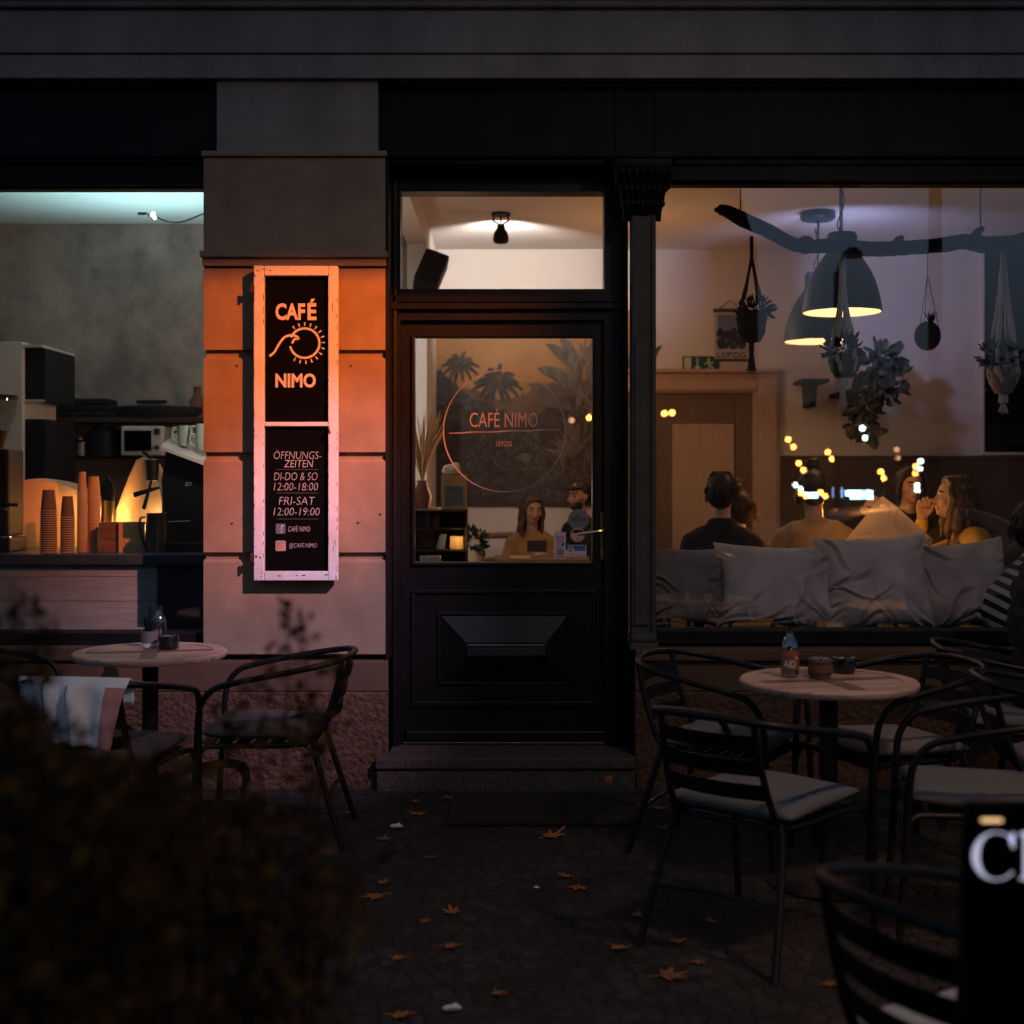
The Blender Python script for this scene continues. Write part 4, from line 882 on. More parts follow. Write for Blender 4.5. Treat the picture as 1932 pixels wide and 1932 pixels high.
# dried grass vase left of the mural
y = 3.4; q = MB(); p = P3(797, 905, y)
t = thing('pampas_vase', 'vase of dry orange pampas grass before the white wall left of the mural', 'vase', (p.x, y, WZ(958, y))); o = t.location
q.lathe([(0, 0), (.05, 0), (.07, .08), (.035, .18), (.04, .2), (.03, .2), (0, .02)], n=18); q.build('vase_body', 'terracotta', t, smooth=True)
q = MB()
for k in range(60):
    a = rm.uniform(-.5, .5); ln = rm.uniform(.30, .55); q.tube(catmull([(0, 0, .18), (a*.12, rm.uniform(-.04, .04), .18+ln*.5), (a*.36, rm.uniform(-.06, .06), .18+ln)], 3), [.003, .003, .004, .006, .005, .004, .001], 4)
q.build('dry_grass', 'paper_tan', t)
q = MB(); yy = y; q.box(p.x-.2, p.x+.2, y-.15, y+.2, WZ(958, y)-.03, WZ(958, y)-.001, .004); q.box(p.x-.18, p.x-.14, y-.1, y-.06, FL, WZ(958, y)-.031); q.box(p.x+.14, p.x+.18, y-.1, y-.06, FL, WZ(958, y)-.031); q.box(p.x-.18, p.x-.14, y+.1, y+.14, FL, WZ(958, y)-.031); q.box(p.x+.14, p.x+.18, y+.1, y+.14, FL, WZ(958, y)-.031)
one('side_table', q, 'dark_wood', 'narrow dark table under the pampas vase', 'table', smooth=False)
# cafe table of the woman
y = 4.35; tz = .83
t = thing('cafe_table', 'wooden table the woman in mustard sits at, behind the door glass', 'table', (WX(1005, y), y, FL)); o = t.location
q = MB(); q.box(WX(932, y), WX(1110, y), y-.28, y+.28, tz-.03, tz, .006); q.build('table_top', 'brown_wood', t, off=o)
for px in (938, 1104):
    for dy in (-.24, .24): q = MB(); q.box(WX(px, y)-.02, WX(px, y)+.02, y+dy-.02, y+dy+.02, FL, tz-.031); q.build('leg', 'brown_wood', t, off=o)
q = MB(); q.box(-.08, .08, -.004, .004, .0, .10, .004); q.v = [tuple(Matrix.Translation(P3(1013, 1041, 4.45)) @ Matrix.Rotation(R(-25), 4, 'X') @ Vector(p)) for p in q.v]; one('tablet', q, 'black_plastic', 'dark tablet propped before the woman in mustard', 'tablet', smooth=False)
q = MB(); q.box(WX(962, y), WX(1000, y), y-.2, y-.05, tz+.001, tz+.012, .002); one('menu_card', q, 'light_wood', 'flat wooden menu lying on the table near the woman', 'menu', smooth=False)
t = thing('wooden_chair', 'wooden chair with a curved back left of the woman in mustard', 'chair', (WX(952, 4.8), 4.85, FL)); o = t.location
for dx in (-.19, .19):
    q = MB(); q.tube([(dx, .19, 0), (dx, .21, .45), (dx, .25, .84)], .018, 8); q.build('leg', 'brown_wood', t, smooth=True)
    q = MB(); q.tube([(dx, -.19, 0), (dx, -.19, .44)], .018, 8); q.build('leg', 'brown_wood', t, smooth=True)
q = MB(); q.box(-.21, .21, -.21, .22, .441, .47, .01); q.build('seat', 'brown_wood', t)
q = MB(); q.tube(catmull([(-.24, .22, .86), (-.1, .27, .87), (.1, .27, .87), (.24, .22, .86)], 5), .028, 8); q.tube(catmull([(-.2, .22, .66), (0, .25, .67), (.2, .22, .66)], 5), .02, 8); q.build('backrest', 'brown_wood', t, smooth=True)
y = 4.0; p = P3(893, 1062, y); t = thing('potted_plant', 'small dark leafy plant in a pale pot low behind the door glass', 'plant', (p.x, y, p.z)); q = MB(); q.lathe([(0, 0), (.06, 0), (.08, .1), (.07, .1), (0, .08)], n=18); q.build('pot', 'white_wall', t, smooth=True)
def leafy(q, c, rad, n, ln, wd, rg, up=.3):
    for k in range(n):
        d = Vector((rg.gauss(0, 1), rg.gauss(0, 1), rg.gauss(0, 1))).normalized(); p = Vector(c)+Vector((d.x*rad[0], d.y*rad[1], d.z*rad[2]))*rg.random()**.4
        a = (d+Vector((rg.uniform(-.6, .6), rg.uniform(-.6, .6), up+rg.uniform(-.6, .4)))).normalized(); s_ = a.cross(Vector((rg.uniform(-1, 1), rg.uniform(-1, 1), rg.uniform(-.3, 1)))); s_ = s_.normalized() if s_.length > 1e-4 else Vector((1, 0, 0))
        l_ = ln*rg.uniform(.6, 1.3); w_ = wd*rg.uniform(.6, 1.2); nn = a.cross(s_)*l_*.12
        if len(q_m := getattr(q, 'mats', [])) > 1: q.cm = rg.choice(q_m)
        q.add([p, p+a*l_*.35+s_*w_*.5+nn, p+a*l_*.75+s_*w_*.38+nn, p+a*l_, p+a*l_*.75-s_*w_*.38+nn, p+a*l_*.35-s_*w_*.5+nn, p+a*l_*.5], [(0, 1, 6), (1, 2, 6), (2, 3, 6), (3, 4, 6), (4, 5, 6), (5, 0, 6)])
q = MB(); leafy(q, (0, 0, .17), (.09, .09, .08), 90, .07, .03, rm); q.build('foliage', 'plant_dark', t)
y = 4.0; q = MB(); q.box(p.x-.22, p.x+.3, y-.15, y+.2, p.z-.03, p.z-.001, .004); q.box(p.x-.2, p.x-.16, y-.1, y+.15, FL, p.z-.031); q.box(p.x+.24, p.x+.28, y-.1, y+.15, FL, p.z-.031); one('low_stand', q, 'dark_wood', 'low dark stand carrying the small potted plant', 'stand', smooth=False)

# ------------------------------------------------------------------ right-hand room
t = thing('interior_door', 'pale wooden inner door in a wide moulded casing on the back wall', 'door', (WX(1310, BY), BY, FL)); o = t.location
xr = WX(1470, BY); xi = WX(1418, BY); zt_ = WZ(705, BY); zi = WZ(742, BY); xl = WX(1180, BY)
q = MB(); q.box(xi, xr, BY-.06, BY-.002, FL, zt_, .008); q.box(xi+.05, xr-.03, BY-.085, BY-.0605, FL, zt_-.05, .01); q.box(xl, xi-.001, BY-.06, BY-.002, zi, zt_, .008); q.box(xl, xi+.05, BY-.085, BY-.0605, zi+.02, zt_-.05, .01); q.box(xl, xr+.02, BY-.11, BY-.002, zt_+.001, zt_+.035, .008)
q.build('casing', 'door_wood', t, off=o)
q = MB(); x2 = WX(1386, BY); q.box(xl, x2, BY-.012, BY-.003, FL, zi-.001); q.box(x2+.001, xi-.001, BY-.03, BY-.003, FL, zi-.001); q.build('door_leaf', 'door_dark', t, off=o)
q = MB(); q.box(WX(1268, BY), WX(1384, BY), BY-.024, BY-.0125, WZ(1060, BY), WZ(800, BY), .006); q.build('door_panel', 'door_wood', t, off=o)
# exit sign
y = BY-.02; t = thing('exit_sign', 'green and white emergency exit sign above the inner door', 'exit sign', (WX(1322, y), y, WZ(703, y))); o = t.location
MB().box(WX(1288, y), WX(1357, y), y, y+.018, WZ(703, y), WZ(672, y), .003).build('plate', 'sign_green', t, off=o)
e = y-.0015; q = MB().box(WX(1291, y), WX(1304, y), e, e+.001, WZ(701, y), WZ(674.5, y))
def spoly(pts): q.poly([(WX(a, y), e, WZ(c, y)) for a, c in pts])
spoly([(1314.5, 675), (1317, 675), (1317, 694), (1314.5, 694)]); spoly([(1310, 692), (1313, 690.5), (1315.8, 695), (1318.5, 690.5), (1321.5, 692), (1315.8, 701)])
def limb(a, c, w_=3.0):
    s_ = stroke([(WX(a[0], y), WZ(a[1], y)), (WX(c[0], y), WZ(c[1], y))], w_*.0048, e); q.add(s_.v, s_.f)
d_ = disc(WX(1337, y), WZ(678, y), 2.6*.0048, e, 14); q.add(d_.v, d_.f)
limb((1336.5, 681), (1339, 690), 4.2); limb((1337, 682), (1331.5, 685), 2.2); limb((1331.5, 685), (1329.5, 689), 2); limb((1337, 682), (1343, 685.5), 2.2); limb((1343, 685.5), (1347, 682.5), 2); limb((1339, 689.5), (1345, 693), 2.8); limb((1345, 693), (1344, 699.5), 2.4); limb((1338.5, 689.5), (1337, 696), 2.8); limb((1337, 696), (1330, 699), 2.4)
q.build('running_figure', 'sign_white', t, off=o)
# poster
y = BY-.05; t = thing('hanging_poster', 'poster of a park lettered at its foot, hung from a cord above the exit sign', 'poster', (WX(1380, y), y, WZ(682, y))); o = t.location
pp = MB().box(WX(1348, y), WX(1412, y), y, y+.003, WZ(678, y), WZ(587, y)).build('sheet', 'poster_paper', t, off=o)
MB().box(WX(1354, y), WX(1406, y), y-.002, y-.0005, WZ(658, y), WZ(594, y)).build('picture', 'poster_sky', pp, off=o)
q = MB(); 
for k in range(120): leafy_p = (rm.uniform(1355, 1405), 622+34*rm.random()); q.poly([(WX(leafy_p[0]+4*math.cos(a)*rm.uniform(.5, 1.1), y), y-.003-k*1e-5, WZ(leafy_p[1]+5*math.sin(a)*rm.uniform(.5, 1.1), y)) for a in [i*.9 for i in range(7)]])
q.build('tree_print', 'poster_ink', pp, off=o)
text('LEIPZIG', WX(1354, y), WX(1406, y), WZ(675, y), WZ(664, y), y-.002, .01).build('lettering', 'poster_ink', pp, off=o)
q = MB(); q.box(WX(1346, y), WX(1414, y), y-.012, y+.012, WZ(589, y), WZ(583, y), .004); q.box(WX(1346, y), WX(1414, y), y-.012, y+.012, WZ(682, y), WZ(677, y), .004); q.build('wooden_rail', 'dark_wood', t, off=o)
q = MB(); q.tube([(WX(1357, y), y, WZ(583, y)), (WX(1378, y), y+.03, WZ(566, y)), (WX(1400, y), y, WZ(583, y))], .004, 6); q.build('cord', 'rope_dark', t, off=o)
# wall shelf bracket with trailing plant
y = 5.5; t = thing('wall_bracket', 'dark wedge-shaped wall shelf on the back wall right of the inner door', 'wall shelf', P3(1534, 742, y)); o = t.location
q = MB(); q.box(WX(1510, y), WX(1560, y), y-.1, BY-.002, WZ(723, y), WZ(716, y), .003); q.build('board', 'black_plastic', t, off=o)
q = MB(); q.prism([(WX(1529, y), WZ(768, y)), (WX(1538, y), WZ(768, y)), (WX(1542, y), WZ(724, y)), (WX(1526, y), WZ(724, y))], y-.02, BY-.003); q.build('support', 'black_plastic', t, off=o)
# tall blackboard at the right
y = BY-.04; t = thing('menu_board', 'tall black board with a pale edge on the wall at the right end', 'menu board', (WX(1895, y), y, WZ(858, y))); o = t.location
MB().box(WX(1856, y), WX(2010, y), y-.01, y+.03, WZ(853, y), WZ(440, y)).build('panel', 'chalkboard', t, off=o)
q = MB(); q.box(WX(1852, y), WX(1855.8, y), y-.02, y+.035, WZ(858, y), WZ(436, y)); q.box(WX(1856, y), WX(2014, y), y-.02, y+.035, WZ(858, y), WZ(853.4, y)); q.box(WX(2010.4, y), WX(2014, y), y-.02, y+.035, WZ(853, y), WZ(440.4, y)); q.box(WX(1856, y), WX(2014, y), y-.02, y+.035, WZ(439.6, y), WZ(436, y)); q.build('edge_strip', 'white_wall', t, off=o)
# pendant lamps
def pendant(px, ptop, pbot, w_, y, label, cap_w, canopy=None):
    cx_ = WX(px, y); zb_ = WZ(pbot, y); r_ = w_/2*(CAM_D+y)/FPX; H = WZ(ptop, y)-zb_
    t_ = thing('pendant_lamp', label, 'pendant lamp', (cx_, y, zb_), group='dark enamel pendant lamps in the right window')
    pr_ = [(r_, 0), (r_*.985, H*.10), (r_*.93, H*.24), (r_*.83, H*.40), (r_*.70, H*.54), (r_*.56, H*.65), (r_*.42, H*.74), (r_*.38, H*.80), (r_*.38, H*.96), (r_*.34, H), (0, H)]
    q = MB(); q.lathe(pr_, n=48, cap=False); q.lathe([(r_*1.0, 0), (r_*1.012, .004), (r_*1.0, .01)], n=48, cap=False); q.build('shade', 'dark_teal', t_, smooth=True)
    q = MB(); q.lathe([(max(a-.006, 0), max(z-.004, .002)) for a, z in pr_[:8]]+[(0, H*.78)], n=48, cap=False); q.build('shade_lining', 'shade_inside', t_, smooth=True)
    emit('lamp_bulb', (1, .78, .5), 30) if 'lamp_bulb' not in M else None
    q = MB(); q.ell((0, 0, H*.42), (.04, .04, .055), 14, 10); q.lathe([(.018, H*.5), (.018, H*.77), (0, H*.77)], n=12); q.build('bulb', 'lamp_bulb', t_, smooth=True)
    q = MB(); zc = CE-zb_
    q.tube(catmull([(0, 0, H), (-.03, 0, H+.06), (.015, 0, H+.2), (-.02, 0, H+.35), (.0, 0, (zc+H)/2), (.012, 0, zc-.02)], 5), .004, 6); q.tube([(0, 0, H), (0, 0, zc-.01)], .0055, 6); q.build('cord', 'black_plastic', t_, smooth=True)
    q = MB(); q.lathe([(0, zc-.07), (.12, zc-.07), (.14, zc-.05), (.125, zc-.002), (0, zc-.002)], n=28); q.build('ceiling_rose', 'dark_teal', t_, smooth=True)
    l = lamp('POINT', 'pendant_light', (cx_, y, zb_+H*.24), (1, .62, .30), 5, .03)
    return t_
pendant(1588.5, 440, 590, 147, 2.24, 'nearer dark teal enamel lamp behind the macrame hanger', 60)
pendant(1543, 515, 645, 127, 4.1, 'farther and lower dark teal enamel lamp left of the nearer one', 50)
# driftwood branch and hanging planters
y = .85
t = thing('driftwood_branch', 'thick dark driftwood branch hung across the top of the right window', 'branch', P3(1600, 470, y)); o = t.location
pts = [(1352, 396, 12), (1370, 398, 17), (1405, 416, 21), (1450, 436, 20), (1490, 458, 19), (1520, 466, 17), (1560, 464, 21), (1610, 468, 22), (1660, 470, 21), (1720, 467, 20), (1780, 462, 20), (1820, 456, 22), (1860, 462, 24), (1910, 460, 24), (1960, 448, 26), (2020, 440, 24)]
pp_ = catmull([(*P3(a, c, y), ) for a, c, r_ in pts], 5); rr_ = []
for i in range(len(pp_)):
    k = min(i//5, len(pts)-1); f_ = (i % 5)/5; k2 = min(k+1, len(pts)-1); base = pts[k][2]*(1-f_)+pts[k2][2]*f_
    rr_.append(base*.5*(CAM_D+y)/FPX*rm.uniform(.98, 1.07)*1.32*(.65 if i < 2 else 1))
q = MB(); q.tube(pp_, rr_, 14); q.ell(pp_[0], rr_[0]*.95, 12, 8); q.ell(P3(1520, 462, y), .05, 12, 8)
for px_, py_, dx_, dz_ in ((1690, 462, .03, .04), (1835, 452, .05, .06)): c_ = P3(px_, py_, y); q.tube([c_, c_+Vector((dx_*.5, -.02, dz_*.7)), c_+Vector((dx_, -.03, dz_))], [.03, .022, .012], 8)
q.build('limb', 'driftwood', t, smooth=True, angle=80, off=o)
q = MB(); q.tube([P3(1397, 410, y), Vector((WX(1397, y), y, CE-.002))], .004, 6); q.tube([P3(1850, 460, y), Vector((WX(1850, y), y, CE-.002))], .004, 6); q.tube([P3(1585, 463, y), Vector((WX(1585, y), y, CE-.002))], .004, 6); q.build('suspension_rope', 'rope_dark', t, off=o)
def hanger(px, ptop, pknot, ppot_t, ppot_b, w_, ptas, y, m, label, pot_m, foliage, tassel=True, thick=.006, spread=True):
    s_ = (CAM_D+y)/FPX; zt_ = WZ(ptop, y); t_ = thing('hanging_planter', label, 'hanging planter', (WX(px, y), y, zt_), group='planters hanging from the branch')
    Z = lambda p: WZ(p, y)-zt_
    r_ = w_/2*s_; q = MB()
    q.tube([(0, 0, 0), (0, 0, Z(pknot))], thick*1.6, 8)
    for k in range(4):
        a = R(45+90*k); ex = Vector((r_*1.02*math.cos(a), r_*1.02*math.sin(a), Z(ppot_t)))
        P = catmull([(0, 0, Z(pknot)+.02), (ex.x*.5, ex.y*.5, (Z(pknot)+Z(ppot_t))/2), ex, (r_*.9*math.cos(a+.3), r_*.9*math.sin(a+.3), (Z(ppot_t)+Z(ppot_b))/2), (0, 0, Z(ppot_b)-.02)], 6)
        q.tube(P, [thick*(1+.55*max(0, math.sin(i*1.05))**3) for i in range(len(P))], 6)
    q.build('cords', m, t_, smooth=True)
    q = MB(); h_ = Z(ppot_t)-Z(ppot_b); q.lathe([(0, Z(ppot_b)), (r_*.6, Z(ppot_b)), (r_*.92, Z(ppot_b)+h_*.3), (r_*.97, Z(ppot_b)+h_*.75), (r_*.9, Z(ppot_t)), (r_*.8, Z(ppot_t)), (0, Z(ppot_t)-.02)], n=24); q.build('pot', pot_m, t_, smooth=True)
    if foliage: q = MB(); foliage(q, Z(ppot_t), r_); q.build('foliage', 'plant_dark', t_)
    if tassel:
        q = MB(); q.tube([(0, 0, Z(ppot_b)), (0, 0, Z(ppot_b)-.05)], thick*2.4, 8)
        for k in range(26): a = R(k*137.5); rd = .022*math.sqrt(k/26); q.tube([(rd*.3*math.cos(a), rd*.3*math.sin(a), Z(ppot_b)-.04), (rd*math.cos(a), rd*math.sin(a), Z(ptas)+.02), (rd*1.3*math.cos(a), rd*1.3*math.sin(a), Z(ptas)+rm.uniform(-.01, .01))], .0026, 5)
        q.build('tassel', m, t_)
    return t_
hanger(1418, 446, 492, 588, 645, 56, 700, .85, 'rope_dark', 'round dark basket planter hanging in front of the poster', 'basket', lambda q, z, r_: leafy(q, (0.02, 0, z+.01), (r_*1.05, r_, .05), 160, .05, .014, rm))
hanger(1590, 482, 545, 668, 712, 48, 766, .80, 'rope', 'pale knotted macrame hanger with a leafy pot before the nearer lamp', 'basket', lambda q, z, r_: leafy(q, (0, 0, z+.03), (r_*1.25, r_*1.2, .07), 130, .055, .02, rm), thick=.013)
hanger(1893, 480, 500, 690, 742, 52, 778, .80, 'rope', 'long pale macrame hanger with a pot before the black board at right', 'concrete_pot', lambda q, z, r_: leafy(q, (-.02, 0, z+.05), (r_*1.25, r_*1.1, .07), 110, .055, .02, rm), thick=.011)
y = 1.1; t = thing('pineapple_planter', 'round dark spiky-topped planter hanging left of the black board', 'hanging planter', (WX(1750, y), y, WZ(466, y)), group='planters hanging from the branch')
Z = lambda p: WZ(p, y)-WZ(466, y)
q = MB(); q.ell((0, 0, Z(634)), (.072, .072, .082), 22, 16); q.build('pot', 'basket', t, smooth=True)
q = MB()
for k in range(26):
    a = R(k*137.5); tilt = rm.uniform(.15, .9); d = Vector((math.cos(a)*tilt, math.sin(a)*tilt, 1)).normalized(); s_ = d.cross(Vector((0, 0, 1))).normalized()*.008; p0 = Vector((.02, 0, Z(612))); ln = rm.uniform(.05, .10); q.add([p0-s_, p0+s_, p0+d*ln], [(0, 1, 2)])
q.build('spiky_leaves', 'plant_dark', t)
q = MB()
for k in range(3): a = R(90+120*k); q.tube([(0, 0, 0), (0, 0, Z(520)), (.066*math.cos(a), .066*math.sin(a), Z(628))], .002, 5)
q.build('cords', 'rope_dark', t)
# trailing plant behind
y = 4.9; t = thing('trailing_plant', 'large dark trailing plant on the back wall under the pendant lamps', 'plant', P3(1650, 680, y)); o = t.location
q = MB(); q.box(WX(1612, y), WX(1690, y), y-.05, BY-.002, WZ(740, y), WZ(732, y)); q.build('shelf_board', 'black_plastic', t, off=o)
q = MB()
for px, py, rx_, rz2, n in ((1650, 690, 50, 40, 120), (1665, 725, 38, 28, 60), (1632, 768, 22, 16, 26), (1622, 800, 16, 12, 20), (1640, 815, 20, 10, 20)):
    leafy(q, P3(px, py, y), (rx_*.0043, .12, rz2*.0043), n, .13, .085, rm, -.4)
q.build('foliage', 'plant_mid', t, off=o)
# window bench and pillows
t = thing('window_bench', 'long dark window bench holding the row of pillows', 'bench', (2.6, .6, FL)); o = t.location
bz = WZ(1186, .5)
q = MB(); q.box(.66, R_-.05, .31, .95, bz-.05, bz-.002, .008); q.build('seat_board', 'black_plastic', t, off=o)
q = MB(); q.box(.68, R_-.07, .32, .90, FL, bz-.051); q.build('box_base', 'black_plastic', t, off=o)
def pillow(px0, px1, pt, pb, y, m, label, seed, rot=0., h=.20, lean=12, wr=.026, name='pillow', grp='pillows along the window bench', pinch=1.0):
    w_ = (px1-px0)*(CAM_D+y)/FPX; hh = (pb-pt)*(CAM_D+y)/FPX
    q = pad(w_*1.13, hh*1.10, h*1.35, seed, 84, wr, pinch, 3.4)
    mx = Matrix.Translation(P3((px0+px1)/2, (pt+pb)/2, y)) @ Matrix.Rotation(R(rot), 4, 'Y') @ Matrix.Rotation(R(90-lean), 4, 'X')
    q.v = [tuple(mx @ Vector(p)) for p in q.v]
    return one(name, q, m, label, 'pillow', grp)
pillow(1228, 1368, 1036, 1184, .52, 'pillow_charcoal', 'darkest charcoal pillow at the left end beside the iron column', 1, 1, .18)
pillow(1358, 1562, 1033, 1187, .48, 'pillow_grey', 'widest grey pillow, second from the iron column', 2, 2, .24)
pillow(1552, 1742, 1016, 1188, .47, 'pillow_grey', 'tall grey pillow with a pointed right corner between two others', 5, -3, .22)
pillow(1716, 1892, 1026, 1184, .52, 'pillow_taupe', 'crumpled brownish pillow left of the striped one', 4, -5, .22, wr=.036)
mat('stripe', (.5, .5, .5), .9, 0, 0)
def stripes():
    n = M['stripe'].node_tree; b_ = n.nodes['Principled BSDF']; tc = n.nodes.new('ShaderNodeTexCoord'); mp = n.nodes.new('ShaderNodeMapping'); wv_ = n.nodes.new('ShaderNodeTexWave'); wv_.wave_type = 'BANDS'; wv_.inputs['Scale'].default_value = 5.6; wv_.inputs['Distortion'].default_value = .4
    mp.inputs['Rotation'].default_value = (0, R(-28), 0); wv_.bands_direction = 'Z'
    r = n.nodes.new('ShaderNodeValToRGB'); r.color_ramp.interpolation = 'CONSTANT'; r.color_ramp.elements[0].color = (.008, .008, .008, 1); r.color_ramp.elements[1].position = .5; r.color_ramp.elements[1].color = (.42, .42, .43, 1)
    n.links.new(tc.outputs['Object'], mp.inputs[0]); n.links.new(mp.outputs[0], wv_.inputs['Vector']); n.links.new(wv_.outputs['Fac'], r.inputs[0]); n.links.new(r.outputs[0], b_.inputs['Base Color'])
stripes()
pillow(1838, 2010, 1070, 1190, .42, 'stripe', 'black and white striped pillow at the right edge', 6, -38, .16, wr=.006)
pillow(1617, 1731, 968, 1082, .74, 'pillow_tan', 'tan pillow standing on its corner, lit orange above the grey ones', 7, 41, .2, lean=8, wr=.008, pinch=.3)
# bench and table of the guests
t = thing('guest_bench', 'wooden bench the guests in the right window sit on', 'bench', (2.0, 1.85, FL)); o = t.location
q = MB(); q.box(.9, 3.6, 1.62, 2.05, FL+.42, FL+.46, .008); q.build('seat_board', 'brown_wood', t, off=o)
for xx in (1.0, 2.2, 3.4): q = MB(); q.box(xx, xx+.06, 1.66, 2.0, FL, FL+.419); q.build('leg', 'brown_wood', t, off=o)
t = thing('guest_table', 'long wooden table in front of the guests in the right window', 'table', (2.2, 2.65, FL)); o = t.location
q = MB(); q.box(.9, 3.6, 2.3, 3.0, FL+.70, FL+.74, .008); q.build('table_top', 'brown_wood', t, off=o)
for xx in (1.0, 3.42):
    for yy in (2.38, 2.86): q = MB(); q.box(xx, xx+.07, yy, yy+.07, FL, FL+.699); q.build('leg', 'brown_wood', t, off=o)
y = 1.0; p = P3(1282, 1022, y)
q = MB(); q.lathe([(0, 0), (.03, 0), (.032, .012), (.012, .03), (.012, .16), (.018, .17), (.012, .18), (.0, .18)], n=16); q.ell((0, 0, .2), .02, 10, 8); one('candle_stick', q, 'steel', 'small shiny candlestick above the charcoal pillow', 'candlestick', loc=(p.x, .8, bz))
for xx in (0,): pass
lamp('POINT', 'table_fill', (2.05, 2.2, 1.25), (1, .42, .08), 14, .02)  # unseen orange fill added for the guests at the table
lamp('POINT', 'table_fill', (2.17, 1.32, 1.17), (1, .45, .10), 4.5, .02)  # another added fill, hidden behind the tan pillow, for the woman in yellow
lamp('POINT', 'backroom_fill', (-.44, 3.55, 1.36), (1, .60, .32), 7, .02)  # fill added behind the display box for the woman's face and lower wall
lamp('SPOT', 'corner_fill', (-.98, 2.7, 2.9), (1, .9, .84), 60, .02, (-.77, 4.45, 2.1), 42, .6)  # unseen fill added to brighten the white end of the partition
lamp('SPOT', 'bench_fill', (1.95, .50, 3.06), (1, .48, .15), 95, .04, (1.93, .72, 1.25), 19, .9)  # unseen spot added to warm the tan pillow
lamp('POINT', 'room_fill', (1.0, 4.3, 2.6), (1, .43, .16), 15, .1)  # unseen warm fill added for the back wall
lamp('SPOT', 'room_fill', (2.44, 3.7, 2.92), (.47, .52, 1), 52, .05, (3.0, 5.7, 3.4), 130, 1.0)  # unseen violet fill added to tint the upper back wall
